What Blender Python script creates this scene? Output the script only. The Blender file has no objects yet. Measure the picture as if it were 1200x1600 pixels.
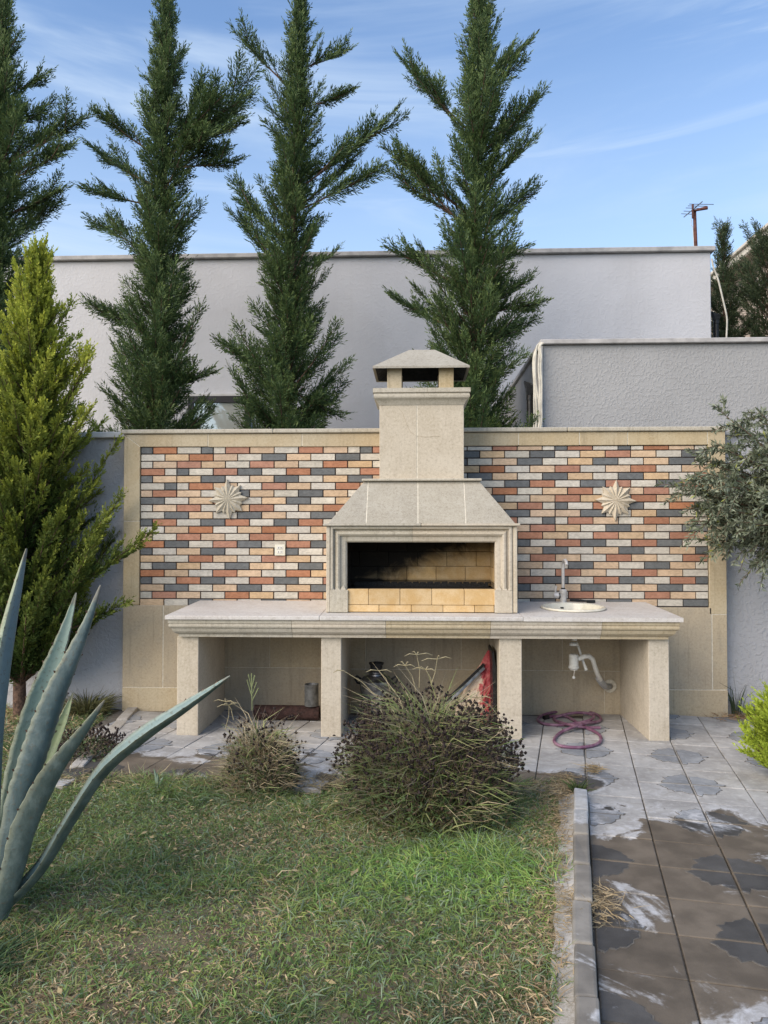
import bpy, bmesh, math, random
import numpy as np
from mathutils import Matrix, Vector
random.seed(7); rng = np.random.default_rng(7)
S = bpy.context.scene; C = S.collection
R = math.radians

# ------------------------------------------------------------------ camera, sky, sun, exposure
YAW, PITCH, F = -0.042, 0.0231, 1200.0            # focal length in pixels of a 1600 px high picture
CAM = np.array([0.0, -6.4, 1.51])
FW = np.array([math.sin(YAW)*math.cos(PITCH), math.cos(YAW)*math.cos(PITCH), math.sin(PITCH)])
RT = np.array([math.cos(YAW), -math.sin(YAW), 0.0]); UP = np.cross(RT, FW)
cd = bpy.data.cameras.new('camera'); cam = bpy.data.objects.new('camera', cd); C.objects.link(cam)
cd.sensor_fit = 'VERTICAL'; cd.sensor_height = 24.0; cd.lens = 24.0*F/1600.0
cd.clip_start = 0.05; cd.clip_end = 800
M3 = Matrix(((RT[0], UP[0], -FW[0]), (RT[1], UP[1], -FW[1]), (RT[2], UP[2], -FW[2])))
cam.matrix_world = Matrix.Translation(Vector(CAM)) @ M3.to_4x4()
S.camera = cam

SUN_EL, SUN_AZ = 32.0, 227.0                       # azimuth clockwise from +Y: left, behind the camera
sd = bpy.data.lights.new('sun', 'SUN'); so = bpy.data.objects.new('sun', sd); C.objects.link(so)
sd.energy = 2.0; sd.angle = R(58); sd.color = (1.0, 0.85, 0.66)
sdir = Vector((math.sin(R(SUN_AZ))*math.cos(R(SUN_EL)), math.cos(R(SUN_AZ))*math.cos(R(SUN_EL)), math.sin(R(SUN_EL))))
so.rotation_euler = sdir.to_track_quat('Z', 'Y').to_euler()

W = bpy.data.worlds.new('World'); S.world = W; W.use_nodes = True
nt = W.node_tree; nt.nodes.clear()
wo = nt.nodes.new('ShaderNodeOutputWorld'); bg = nt.nodes.new('ShaderNodeBackground')
sky = nt.nodes.new('ShaderNodeTexSky'); sky.sky_type = 'NISHITA'; sky.sun_disc = False
sky.sun_elevation = R(SUN_EL); sky.sun_rotation = R(SUN_AZ); sky.air_density = 1.0; sky.dust_density = 0.4; sky.ozone_density = 3.0
tc = nt.nodes.new('ShaderNodeTexCoord')
sep = nt.nodes.new('ShaderNodeSeparateXYZ'); nt.links.new(tc.outputs['Generated'], sep.inputs[0])
def wmath(op, a, b):
    n = nt.nodes.new('ShaderNodeMath'); n.operation = op
    for i, v in enumerate((a, b)):
        if hasattr(v, 'links'): nt.links.new(v, n.inputs[i])
        else: n.inputs[i].default_value = v
    return n.outputs[0]
zc = wmath('MAXIMUM', sep.outputs['Z'], 0.0); zc = wmath('ADD', zc, 0.18)
cx = wmath('DIVIDE', sep.outputs['X'], zc); cy = wmath('DIVIDE', sep.outputs['Y'], zc)
cmb = nt.nodes.new('ShaderNodeCombineXYZ'); nt.links.new(cx, cmb.inputs[0]); nt.links.new(cy, cmb.inputs[1])
def wcloud(rot, scale, sc, lo, hi, seed):
    mp = nt.nodes.new('ShaderNodeMapping'); mp.inputs['Rotation'].default_value = (R(12), R(rot), 0); mp.inputs['Scale'].default_value = sc
    mp.inputs['Location'].default_value = (seed, seed*1.7, 0)
    nt.links.new(tc.outputs['Generated'], mp.inputs[0])
    n = nt.nodes.new('ShaderNodeTexNoise'); n.inputs['Scale'].default_value = scale; n.inputs['Detail'].default_value = 9; n.inputs['Roughness'].default_value = 0.55
    n.inputs['Distortion'].default_value = 0.7
    nt.links.new(mp.outputs[0], n.inputs['Vector'])
    r = nt.nodes.new('ShaderNodeMapRange'); r.inputs[1].default_value = lo; r.inputs[2].default_value = hi; r.interpolation_type = 'SMOOTHSTEP'
    nt.links.new(n.outputs[0], r.inputs[0]); return r.outputs[0]
c1 = wcloud(17, 1.5, (1.0, 1.0, 6.0), 0.46, 0.72, 3.1)
c2 = wcloud(-22, 1.9, (0.8, 1.0, 9.0), 0.51, 0.72, 8.4)
cl = wmath('MAXIMUM', wmath('MULTIPLY', c1, 0.75), wmath('MULTIPLY', c2, 0.7))
hz = nt.nodes.new('ShaderNodeMapRange'); hz.inputs[1].default_value = 0.55; hz.inputs[2].default_value = 0.1; hz.inputs[3].default_value = 0.0; hz.inputs[4].default_value = 0.7
nt.links.new(sep.outputs['Z'], hz.inputs[0])
cl = wmath('MAXIMUM', cl, wmath('ADD', wmath('MULTIPLY', cl, 0.6), hz.outputs[0]))
cl = wmath('MINIMUM', cl, 1.0)
mx = nt.nodes.new('ShaderNodeMix'); mx.data_type = 'RGBA'
nt.links.new(cl, mx.inputs[0]); nt.links.new(sky.outputs[0], mx.inputs[6]); mx.inputs[7].default_value = (2.75, 3.35, 4.1, 1)
nt.links.new(mx.outputs[2], bg.inputs[0]); bg.inputs[1].default_value = 0.12
nt.links.new(bg.outputs[0], wo.inputs[0])
S.view_settings.view_transform = 'Standard'; S.view_settings.look = 'None'
S.view_settings.exposure = 1.12; S.view_settings.gamma = 1; S.view_settings.use_curve_mapping = False

# ------------------------------------------------------------------ measuring helpers
def ray(x, y): return FW + RT*(x-600)/F - UP*(y-800)/F
def wp(x, y, Yv):                                   # point at depth Y that is seen at photo pixel (x, y)
    d = ray(x, y); return CAM + d*(Yv-CAM[1])/d[1]
def gp(x, y, z=0.0):
    d = ray(x, y); return CAM + d*(z-CAM[2])/d[2]

# ------------------------------------------------------------------ material helpers
def newmat(name, rough=0.8):
    m = bpy.data.materials.new(name); m.use_nodes = True
    t = m.node_tree; b = t.nodes['Principled BSDF']; b.inputs['Roughness'].default_value = rough
    b.inputs['Specular IOR Level'].default_value = 0.3
    return m, t, b
class NT:
    def __init__(s, t): s.t = t; s._pos = None
    def setin(s, sock, v):
        if hasattr(v, 'links') or hasattr(v, 'is_linked'): s.t.links.new(v, sock)
        else:
            if isinstance(v, tuple) and len(v) == 3 and sock.type == 'RGBA': v = (*v, 1)
            sock.default_value = v
    def pos(s):
        if not s._pos: s._pos = s.t.nodes.new('ShaderNodeNewGeometry').outputs['Position']
        return s._pos
    def noise(s, scale, detail=4, rough=0.55, vec=None, stretch=None, off=None, dist=0.0):
        n = s.t.nodes.new('ShaderNodeTexNoise'); n.inputs['Scale'].default_value = scale
        n.inputs['Detail'].default_value = detail; n.inputs['Roughness'].default_value = rough; n.inputs['Distortion'].default_value = dist
        v = vec or s.pos()
        if stretch or off:
            m = s.t.nodes.new('ShaderNodeMapping'); s.t.links.new(v, m.inputs[0])
            if stretch: m.inputs['Scale'].default_value = stretch
            if off: m.inputs['Location'].default_value = off
            v = m.outputs[0]
        s.t.links.new(v, n.inputs['Vector']); return n.outputs[0]
    def voro(s, scale, vec=None, feature='F1', rand=1.0):
        n = s.t.nodes.new('ShaderNodeTexVoronoi'); n.feature = feature; n.inputs['Scale'].default_value = scale; n.inputs['Randomness'].default_value = rand
        s.t.links.new(vec or s.pos(), n.inputs['Vector']); return n.outputs['Distance']
    def rng(s, v, a, b, c=0.0, d=1.0, smooth=True):
        n = s.t.nodes.new('ShaderNodeMapRange'); s.setin(n.inputs[0], v)
        for i, q in enumerate((a, b, c, d)): n.inputs[i+1].default_value = q
        if smooth: n.interpolation_type = 'SMOOTHSTEP'
        return n.outputs[0]
    def math(s, op, a, b=0.0):
        n = s.t.nodes.new('ShaderNodeMath'); n.operation = op; s.setin(n.inputs[0], a); s.setin(n.inputs[1], b); return n.outputs[0]
    def mix(s, f, a, b, mode='MIX'):
        n = s.t.nodes.new('ShaderNodeMix'); n.data_type = 'RGBA'; n.blend_type = mode
        s.setin(n.inputs[0], f); s.setin(n.inputs[6], a); s.setin(n.inputs[7], b); return n.outputs[2]
    def bump(s, h, strength, dist, b):
        n = s.t.nodes.new('ShaderNodeBump'); n.inputs['Strength'].default_value = strength; n.inputs['Distance'].default_value = dist
        s.t.links.new(h, n.inputs['Height']); s.t.links.new(n.outputs[0], b.inputs['Normal'])
    def orand(s): return s.t.nodes.new('ShaderNodeObjectInfo').outputs['Random']
    def xyz(s):
        n = s.t.nodes.new('ShaderNodeSeparateXYZ'); s.t.links.new(s.pos(), n.inputs[0]); return n.outputs
    def attr(s, name='Col'):
        n = s.t.nodes.new('ShaderNodeAttribute'); n.attribute_name = name; return n.outputs['Color']
    def hsv(s, col, h=0.5, sa=1.0, v=1.0):
        n = s.t.nodes.new('ShaderNodeHueSaturation'); s.setin(n.inputs['Hue'], h); s.setin(n.inputs['Saturation'], sa); s.setin(n.inputs['Value'], v)
        s.setin(n.inputs['Color'], col); return n.outputs[0]

def stone_mat(name, c1, c2, c3, rough=0.9, streak=0.13, speck=0.25):
    m, t, b = newmat(name, rough); n = NT(t)
    rv = n.orand()
    big = n.noise(1.7, 5, 0.6, dist=0.6); mid = n.noise(9, 6, 0.65); fine = n.noise(160, 3, 0.6); grain = n.noise(420, 2, 0.5)
    base = n.mix(n.rng(big, 0.34, 0.66), c1, c2)
    base = n.mix(n.math('MULTIPLY', n.rng(mid, 0.45, 0.75), 0.6), base, c3)
    st = n.noise(14, 5, 0.6, stretch=(1, 1, 0.07))
    base = n.mix(n.math('MULTIPLY', n.rng(st, 0.52, 0.72), streak), base, (c3[0]*0.45, c3[1]*0.43, c3[2]*0.42))
    base = n.mix(n.math('MULTIPLY', n.rng(fine, 0.35, 0.7), speck), base, (c2[0]*1.25, c2[1]*1.27, c2[2]*1.3))
    gr2 = n.noise(55, 5, 0.7); base = n.mix(n.math('MULTIPLY', n.rng(gr2, 0.50, 0.68), 0.45), base, (c2[0]*1.18, c2[1]*1.2, c2[2]*1.22)); base = n.mix(n.math('MULTIPLY', n.rng(gr2, 0.34, 0.48, 1, 0), 0.42), base, (c1[0]*0.66, c1[1]*0.64, c1[2]*0.6))
    drip = n.noise(26, 5, 0.7, stretch=(1, 1, 0.05), off=(4, 0, 7)); base = n.mix(n.math('MULTIPLY', n.rng(drip, 0.55, 0.72), streak*1.3), base, (c3[0]*0.4, c3[1]*0.38, c3[2]*0.36))
    dk = n.rng(grain, 0.28, 0.46, 1.0, 0.0)
    base = n.mix(n.math('MULTIPLY', dk, 0.35), base, (c1[0]*0.45, c1[1]*0.43, c1[2]*0.4))
    base = n.hsv(base, 0.5, n.rng(rv, 0, 1, 0.92, 1.1, False), n.rng(rv, 0, 1, 0.95, 1.04, False))
    t.links.new(base, b.inputs['Base Color'])
    h = n.math('ADD', n.math('MULTIPLY', fine, 0.6), n.math('MULTIPLY', mid, 0.8))
    n.bump(h, 0.35, 0.004, b)
    return m
def stucco_mat(name, col, scale, bump, dist, stain=0.25):
    m, t, b = newmat(name, 0.92); n = NT(t)
    big = n.noise(0.8, 6, 0.65); st = n.noise(3.0, 5, 0.6, stretch=(1, 1, 0.12))
    a = n.noise(scale, 4, 0.6, dist=0.8); v = n.rng(n.noise(scale*0.55, 3, 0.5, dist=0.4, off=(5, 2, 1)), 0.47, 0.62)
    base = n.mix(n.rng(big, 0.3, 0.7), col, (col[0]*0.9, col[1]*0.9, col[2]*0.9))
    base = n.mix(n.math('MULTIPLY', n.rng(st, 0.5, 0.75), stain), base, (col[0]*0.72, col[1]*0.7, col[2]*0.66))
    base = n.mix(n.math('MULTIPLY', n.rng(n.noise(scale*2.2, 3), 0.3, 0.5, 1, 0), 0.12), base, (col[0]*0.6, col[1]*0.6, col[2]*0.6))
    run = n.noise(9, 6, 0.65, stretch=(1, 1, 0.035)); base = n.mix(n.math('MULTIPLY', n.rng(run, 0.54, 0.74), stain*1.1), base, (col[0]*0.62, col[1]*0.6, col[2]*0.56))
    pt = n.noise(0.55, 3, 0.5, off=(9, 4, 2)); base = n.mix(n.math('MULTIPLY', n.rng(pt, 0.52, 0.56), 0.16), base, (min(col[0]*1.15, .8), min(col[1]*1.15, .8), min(col[2]*1.15, .8)))
    t.links.new(base, b.inputs['Base Color'])
    n.bump(n.math('ADD', v, n.math('MULTIPLY', a, 0.7)), bump, dist, b)
    return m
def plain_mat(name, col, rough=0.5, metal=0.0, var=0.15, nscale=30, spec=0.4):
    m, t, b = newmat(name, rough); n = NT(t); b.inputs['Metallic'].default_value = metal; b.inputs['Specular IOR Level'].default_value = spec
    f = n.noise(nscale, 5, 0.6)
    t.links.new(n.mix(n.rng(f, 0.35, 0.7), col, tuple(c*(1-var*2.2) for c in col)), b.inputs['Base Color'])
    t.links.new(n.rng(n.noise(nscale*1.7, 4), 0.3, 0.7, max(rough-0.1, 0.05), min(rough+0.15, 1)), b.inputs['Roughness'])
    n.bump(n.noise(nscale*4, 3), 0.12, 0.003, b)
    return m
def leaf_mat(name, rough=0.55, trans=0.25):
    m, t, b = newmat(name, rough); n = NT(t)
    col = n.attr(); b.inputs['Specular IOR Level'].default_value = 0.25
    t.links.new(col, b.inputs['Base Color'])
    tr = t.nodes.new('ShaderNodeBsdfTranslucent'); t.links.new(col, tr.inputs[0])
    ms = t.nodes.new('ShaderNodeMixShader'); ms.inputs[0].default_value = trans
    t.links.new(b.outputs[0], ms.inputs[1]); t.links.new(tr.outputs[0], ms.inputs[2])
    t.links.new(ms.outputs[0], t.nodes['Material Output'].inputs[0])
    return m

MT = {}
MT['stone'] = stone_mat('pale_limestone', (0.47, 0.41, 0.315), (0.55, 0.49, 0.395), (0.43, 0.37, 0.285))
MT['stone_warm'] = stone_mat('warm_limestone', (0.44, 0.345, 0.21), (0.49, 0.415, 0.285), (0.39, 0.32, 0.21), streak=0.3)
MT['stone_grey'] = stone_mat('weathered_limestone', (0.40, 0.36, 0.28), (0.49, 0.45, 0.37), (0.37, 0.335, 0.265), streak=0.35, speck=0.5)
MT['stone_cool'] = stone_mat('dark_limestone_niche_shade', (0.38, 0.315, 0.225), (0.44, 0.37, 0.265), (0.31, 0.28, 0.225), streak=0.28)  # own tone of dado and plinth; on niche backs it stands in for shade
MT['stone_hood'] = stone_mat('lichened_limestone', (0.30, 0.272, 0.222), (0.375, 0.345, 0.285), (0.43, 0.405, 0.35), streak=.12, speck=0.6)
MT['marble'] = stone_mat('worn_marble', (0.54, 0.50, 0.46), (0.62, 0.59, 0.55), (0.42, 0.37, 0.32), 0.6, 0.1)
MT['mortar'] = plain_mat('pale_mortar', (0.66, 0.61, 0.50), 0.95, 0, 0.12, 60)
MT['grout'] = plain_mat('dark_grout', (0.070, 0.054, 0.050), 0.95, 0, 0.2, 90)
MT['white_stucco'] = stucco_mat('white_stucco', (0.60, 0.60, 0.62), 50, 0.25, 0.006, 0.06)
MT['grey_stucco'] = stucco_mat('coarse_grey_stucco', (0.36, 0.36, 0.36), 62, 0.40, 0.008, 0.08)
MT['lilac_stucco'] = stucco_mat('pale_grey_stucco', (0.43, 0.43, 0.445), 62, 0.45, 0.009, 0.14)
MT['white_paint'] = plain_mat('off_white_paint', (0.62, 0.61, 0.59), 0.6, 0, 0.06, 8)
MT['trim'] = plain_mat('grey_trim', (0.46, 0.445, 0.43), 0.7, 0, 0.15, 6)
MT['black_plastic'] = plain_mat('black_plastic', (0.012, 0.012, 0.013), 0.35, 0, 0.1, 20)
MT['dark_frame'] = plain_mat('dark_window_frame', (0.02, 0.02, 0.025), 0.4, 0, 0.1, 20)
MT['cable'] = plain_mat('cream_cable', (0.60, 0.57, 0.49), 0.6, 0, 0.12, 12)
MT['white_plastic'] = plain_mat('white_plastic', (0.70, 0.69, 0.64), 0.4, 0, 0.08, 25)
MT['grey_plastic'] = plain_mat('grey_corrugated_plastic', (0.42, 0.42, 0.41), 0.5, 0, 0.12, 25)
MT['ceramic'] = plain_mat('glazed_ceramic', (0.74, 0.70, 0.58), 0.18, 0, 0.07, 12, 0.6)
MT['chrome'] = plain_mat('dull_chrome', (0.62, 0.61, 0.60), 0.32, 1.0, 0.12, 30)
MT['white_chalky'] = plain_mat('limescaled_tap', (0.62, 0.60, 0.58), 0.45, 0.25, 0.1, 40)
MT['steel'] = plain_mat('tarnished_steel', (0.33, 0.335, 0.34), 0.38, 0.9, 0.3, 18)
MT['galv'] = plain_mat('galvanised_steel', (0.20, 0.205, 0.205), 0.6, 0.6, 0.25, 22)
MT['rust'] = plain_mat('rusty_iron', (0.060, 0.030, 0.026), 0.85, 0.1, 0.3, 35)
MT['rust_pole'] = plain_mat('red_oxide_pole', (0.16, 0.065, 0.05), 0.8, 0.1, 0.25, 14)
MT['socket'] = plain_mat('ivory_socket_plastic', (0.70, 0.68, 0.57), 0.4, 0, 0.03, 10)
MT['black'] = plain_mat('soot_black', (0.012, 0.012, 0.012), 0.8, 0, 0.1, 20)
MT['char'] = plain_mat('sooty_iron', (0.03, 0.029, 0.028), 0.8, 0.2, 0.3, 60)
MT['bark'] = plain_mat('conifer_bark', (0.14, 0.085, 0.058), 0.95, 0, 0.35, 40)
MT['oxide'] = plain_mat('beige_house_wall', (0.50, 0.41, 0.33), 0.9, 0, 0.12, 3)
MT['roofedge'] = plain_mat('cream_verge', (0.60, 0.55, 0.46), 0.8, 0, 0.1, 3)
MT['soffit'] = plain_mat('beige_soffit', (0.40, 0.355, 0.29), 0.85, 0, 0.1, 3)
MT['leaf'] = leaf_mat('foliage_leaf', 0.6, 0.22)
MT['olive'] = leaf_mat('olive_leaf', 0.5, 0.15)
MT['grass'] = leaf_mat('grass_blade', 0.6, 0.3)
MT['dry'] = leaf_mat('dry_stalk', 0.8, 0.15)
BR = {}
for k, c in dict(D=(0.145, 0.153, 0.156), R=(0.40, 0.172, 0.090), P=(0.58, 0.405, 0.245), W=(0.56, 0.515, 0.435)).items():
    m, t, b = newmat('brick_face_'+{'D': 'charcoal', 'R': 'terracotta', 'P': 'peach', 'W': 'cream'}[k], 0.8); n = NT(t)
    rv = n.orand(); f = n.noise(70, 5, 0.65, stretch=(0.5, 1, 1.2)); g = n.noise(380, 2, 0.6); bl = n.noise(16, 4, 0.6)
    col = n.mix(n.math('MULTIPLY', n.rng(f, 0.36, 0.68), 0.7), c, tuple(q*0.66 for q in c))
    col = n.mix(n.math('MULTIPLY', n.rng(bl, 0.45, 0.72), 0.5), col, tuple(min(q*1.22+0.01, .8) for q in c))
    col = n.mix(n.math('MULTIPLY', n.rng(g, 0.3, 0.45, 1, 0), 0.35), col, tuple(q*0.5 for q in c))
    col = n.hsv(col, n.rng(rv, 0, 1, 0.497, 0.503, False), n.rng(rv, 0, 1, 0.80, 1.0, False), n.rng(n.math('FRACT', n.math('MULTIPLY', rv, 7.3)), 0, 1, 0.88, 1.1, False))
    t.links.new(col, b.inputs['Base Color']); n.bump(n.math('ADD', f, n.math('MULTIPLY', g, 0.5)), 0.3, 0.002, b)
    BR[k] = m
# fire bricks: buff clay with a soot stain that spreads from the left back corner of the hearth
m, t, b = newmat('fire_brick', 0.95); n = NT(t); X = n.xyz(); rv = n.orand()
base = n.mix(n.rng(n.noise(11, 5, 0.65), 0.35, 0.68), (0.56, 0.375, 0.17), (0.64, 0.475, 0.27))
base = n.mix(n.math('MULTIPLY', n.rng(n.noise(90, 4), 0.45, 0.7), 0.3), base, (0.42, 0.26, 0.11))
base = n.hsv(base, 0.5, 1.0, n.rng(rv, 0, 1, 0.86, 1.08, False))
inside = n.rng(X[1], -0.66, -0.60)
d = n.math('ADD', n.math('MULTIPLY', n.math('SUBTRACT', X[0], -0.12), -1.35), n.math('MULTIPLY', n.math('SUBTRACT', X[2], 1.20), 4.2))
d = n.math('ADD', d, n.math('MULTIPLY', n.math('SUBTRACT', n.noise(5, 5, 0.65, dist=0.8), 0.5), 1.3))
soot = n.math('MULTIPLY', n.rng(d, -0.60, 0.35), inside)
low = n.math('MULTIPLY', n.rng(X[2], 1.125, 1.09), inside)
soot = n.math('MINIMUM', n.math('ADD', soot, n.math('MULTIPLY', low, 0.7)), 0.985)
t.links.new(n.mix(soot, base, (0.008, 0.008, 0.008)), b.inputs['Base Color']); n.bump(n.noise(60, 5), 0.4, 0.004, b)
MT['firebrick'] = m
# paving tile: dry blue grey concrete with muddy wet stains and salt rims
def paving(name, dry1, dry2, wetc):
    m, t, b = newmat(name, 0.85); n = NT(t); X = n.xyz(); rv = n.orand()
    f = n.noise(28, 6, 0.65); g = n.noise(4, 5, 0.6, dist=0.7); fn = n.noise(240, 2)
    dry = n.mix(n.rng(g, 0.36, 0.64), dry1, dry2)
    dry = n.mix(n.math('MULTIPLY', n.rng(f, 0.48, 0.72), 0.45), dry, tuple(min(c*1.45, .6) for c in dry2))
    dry = n.mix(n.math('MULTIPLY', n.rng(n.noise(9, 5, 0.6, dist=1.5), 0.55, 0.7), 0.4), dry, (0.25, 0.225, 0.185))
    dry = n.hsv(dry, 0.5, 1.0, n.rng(rv, 0, 1, 0.88, 1.1, False))
    nearw = n.math('MULTIPLY', n.math('SUBTRACT', -2.32, X[1]), 0.85)                 # the wet part of the path begins here
    s2x = n.math('SUBTRACT', X[0], -1.55); s2y = n.math('SUBTRACT', X[1], -1.55)
    spot = n.math('SUBTRACT', 0.42, n.math('SQRT', n.math('ADD', n.math('MULTIPLY', n.math('MULTIPLY', s2x, s2x), 0.16), n.math('MULTIPLY', n.math('MULTIPLY', s2y, s2y), 3.2))))
    s3x = n.math('SUBTRACT', X[0], 0.72); s3y = n.math('SUBTRACT', X[1], -1.72)
    spot3 = n.math('SUBTRACT', 0.30, n.math('SQRT', n.math('ADD', n.math('MULTIPLY', n.math('MULTIPLY', s3x, s3x), 0.5), n.math('MULTIPLY', n.math('MULTIPLY', s3y, s3y), 2.5))))
    reg = n.math('MAXIMUM', n.math('MAXIMUM', n.math('MINIMUM', nearw, 0.28), spot), spot3)
    w = n.math('ADD', reg, n.math('MULTIPLY', n.math('SUBTRACT', n.noise(2.1, 6, 0.62, dist=0.9, off=(3.3, 1.2, 0)), 0.52), 1.9))
    w = n.math('ADD', w, n.math('MULTIPLY', n.math('SUBTRACT', n.noise(38, 4, 0.7), 0.5), 0.16))
    wet = n.rng(w, -0.03, 0.09); rim = n.math('MULTIPLY', n.rng(w, -0.22, -0.02), n.rng(w, 0.0, 0.10, 1, 0))
    col = n.mix(n.math('MULTIPLY', rim, n.rng(n.noise(13, 6, 0.75, dist=1.0), 0.40, 0.66)), dry, (0.52, 0.52, 0.53))
    wc = n.mix(n.rng(n.noise(6, 5), 0.35, 0.65), wetc, tuple(c*0.66 for c in wetc))
    wc = n.hsv(wc, 0.5, 1.0, n.rng(rv, 0, 1, 0.85, 1.15, False))
    col = n.mix(wet, col, wc)
    t.links.new(col, b.inputs['Base Color'])
    t.links.new(n.rng(wet, 0, 1, 0.88, 0.62, False), b.inputs['Roughness'])
    n.bump(n.math('ADD', f, n.math('MULTIPLY', fn, 0.4)), 0.4, 0.004, b)
    return m
MT['paving'] = paving('concrete_paving', (0.31, 0.30, 0.29), (0.42, 0.41, 0.395), (0.165, 0.136, 0.104))
MT['slate'] = paving('slate_inlay', (0.20, 0.21, 0.225), (0.285, 0.295, 0.31), (0.090, 0.086, 0.082))
MT['kerb'] = paving('kerb_concrete', (0.33, 0.335, 0.34), (0.43, 0.425, 0.41), (0.27, 0.25, 0.22))
MT['bed'] = plain_mat('paving_bed', (0.15, 0.135, 0.115), 0.95, 0, 0.2, 40)
m, t, b = newmat('lawn_soil', 0.95); n = NT(t)
t.links.new(n.mix(n.rng(n.noise(6, 6, 0.6), 0.38, 0.62), (0.14, 0.11, 0.075), (0.17, 0.15, 0.09)), b.inputs['Base Color']); n.bump(n.noise(60, 5), 0.6, 0.02, b)
MT['soil'] = m
m, t, b = newmat('agave_leaf', 0.5); n = NT(t)
col = n.attr(); f = n.noise(13, 6, 0.65, stretch=(1, 1, 0.5)); g = n.noise(70, 4)
col = n.mix(n.math('MULTIPLY', n.rng(f, 0.42, 0.66), 0.3), col, (0.24, 0.30, 0.29))
col = n.mix(n.math('MULTIPLY', n.rng(g, 0.56, 0.70), 0.55), col, (0.10, 0.085, 0.06))
t.links.new(col, b.inputs['Base Color']); n.bump(n.math('ADD', g, n.math('MULTIPLY', f, 1.5)), 0.35, 0.006, b)
MT['agave'] = m
m, t, b = newmat('mirror_glass', 0.03); n = NT(t); b.inputs['Base Color'].default_value = (0.10, 0.11, 0.11, 1); b.inputs['Specular IOR Level'].default_value = 1.0
b.inputs['Metallic'].default_value = 0.35; b.inputs['Base Color'].default_value = (0.62, 0.64, 0.60, 1)
n.bump(n.noise(1.5, 2), 0.05, 0.01, b)
MT['glass'] = m
m, t, b = newmat('purple_rubber_hose', 0.45); n = NT(t)
t.links.new(n.mix(n.rng(n.noise(14, 5), 0.4, 0.65), (0.17, 0.075, 0.125), (0.27, 0.16, 0.215)), b.inputs['Base Color'])
MT['hose'] = m
m, t, b = newmat('torn_paper_bag', 0.75); n = NT(t); X = n.xyz()
red = n.rng(n.math('ADD', n.math('MULTIPLY', n.math('SUBTRACT', X[0], 0.488), 11.0), n.math('MULTIPLY', n.math('SUBTRACT', n.noise(16, 4, 0.6, dist=0.5), 0.5), 2.6)), -0.15, 0.1)
col = n.mix(n.rng(n.noise(20, 5), 0.35, 0.65), (0.62, 0.47, 0.34), (0.66, 0.54, 0.42))
col = n.mix(red, col, n.mix(n.rng(n.noise(30, 4), 0.35, 0.65), (0.36, 0.035, 0.045), (0.50, 0.12, 0.12)))
t.links.new(col, b.inputs['Base Color']); n.bump(n.noise(35, 5, 0.6, dist=1), 0.6, 0.01, b)
MT['bag'] = m

# ------------------------------------------------------------------ mesh helpers
class MB:
    def __init__(s): s.v = []; s.f = []
    def add(s, vs, fs):
        o = len(s.v); s.v += [tuple(map(float, q)) for q in vs]; s.f += [tuple(i+o for i in f) for f in fs]; return s
    def box(s, x0, x1, y0, y1, z0, z1):
        return s.add([(x0,y0,z0),(x1,y0,z0),(x1,y1,z0),(x0,y1,z0),(x0,y0,z1),(x1,y0,z1),(x1,y1,z1),(x0,y1,z1)],
                     [(0,3,2,1),(4,5,6,7),(0,1,5,4),(1,2,6,5),(2,3,7,6),(3,0,4,7)])
    def hexa(s, p): return s.add(p, [(0,3,2,1),(4,5,6,7),(0,1,5,4),(1,2,6,5),(2,3,7,6),(3,0,4,7)])
    def tube(s, pts, r, n=8, cap=True):
        P = [np.array(p, float) for p in pts]; m = len(P); rs = r if hasattr(r, '__len__') else [r]*m
        vs = []; a = None
        for i in range(m):
            d = P[min(i+1, m-1)]-P[max(i-1, 0)]; d /= np.linalg.norm(d)+1e-12
            if a is None: a = np.cross(d, (0.3, 0.2, 0.93) if abs(d[2]) < 0.9 else (1, 0, 0))
            a = a-d*np.dot(a, d); a /= np.linalg.norm(a)+1e-12; bb = np.cross(d, a)
            for k in range(n):
                q = 2*math.pi*k/n; vs.append(P[i]+rs[i]*(a*math.cos(q)+bb*math.sin(q)))
        fs = [(i*n+k, i*n+(k+1) % n, (i+1)*n+(k+1) % n, (i+1)*n+k) for i in range(m-1) for k in range(n)]
        if cap: fs += [tuple(range(n-1, -1, -1)), tuple((m-1)*n+k for k in range(n))]
        return s.add(vs, fs)
    def lathe(s, prof, c, n=24, axis='z'):
        vs = []; m = len(prof)
        for r, h in prof:
            for k in range(n):
                q = 2*math.pi*k/n; x, y = r*math.cos(q), r*math.sin(q)
                vs.append((c[0]+x, c[1]+y, c[2]+h) if axis == 'z' else ((c[0]+h, c[1]+x, c[2]+y) if axis == 'x' else (c[0]+y, c[1]+h, c[2]+x)))
        fs = [(i*n+k, i*n+(k+1) % n, (i+1)*n+(k+1) % n, (i+1)*n+k) for i in range(m-1) for k in range(n)]
        return s.add(vs, fs)
    def prism(s, poly, y0, y1):                     # polygon in x,z extruded along y
        n = len(poly); vs = [(x, y0, z) for x, z in poly]+[(x, y1, z) for x, z in poly]
        return s.add(vs, [tuple(range(n)), tuple(range(2*n-1, n-1, -1))]+[(i, i+n, (i+1) % n+n, (i+1) % n) for i in range(n)])
    def sweep(s, rings):                            # list of closed loops with equal counts
        n = len(rings[0]); m = len(rings)
        vs = [p for r in rings for p in r]
        fs = [(i*n+k, i*n+(k+1) % n, (i+1)*n+(k+1) % n, (i+1)*n+k) for i in range(m-1) for k in range(n)]
        fs += [tuple(range(n-1, -1, -1)), tuple((m-1)*n+k for k in range(n))]
        return s.add(vs, fs)

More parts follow.
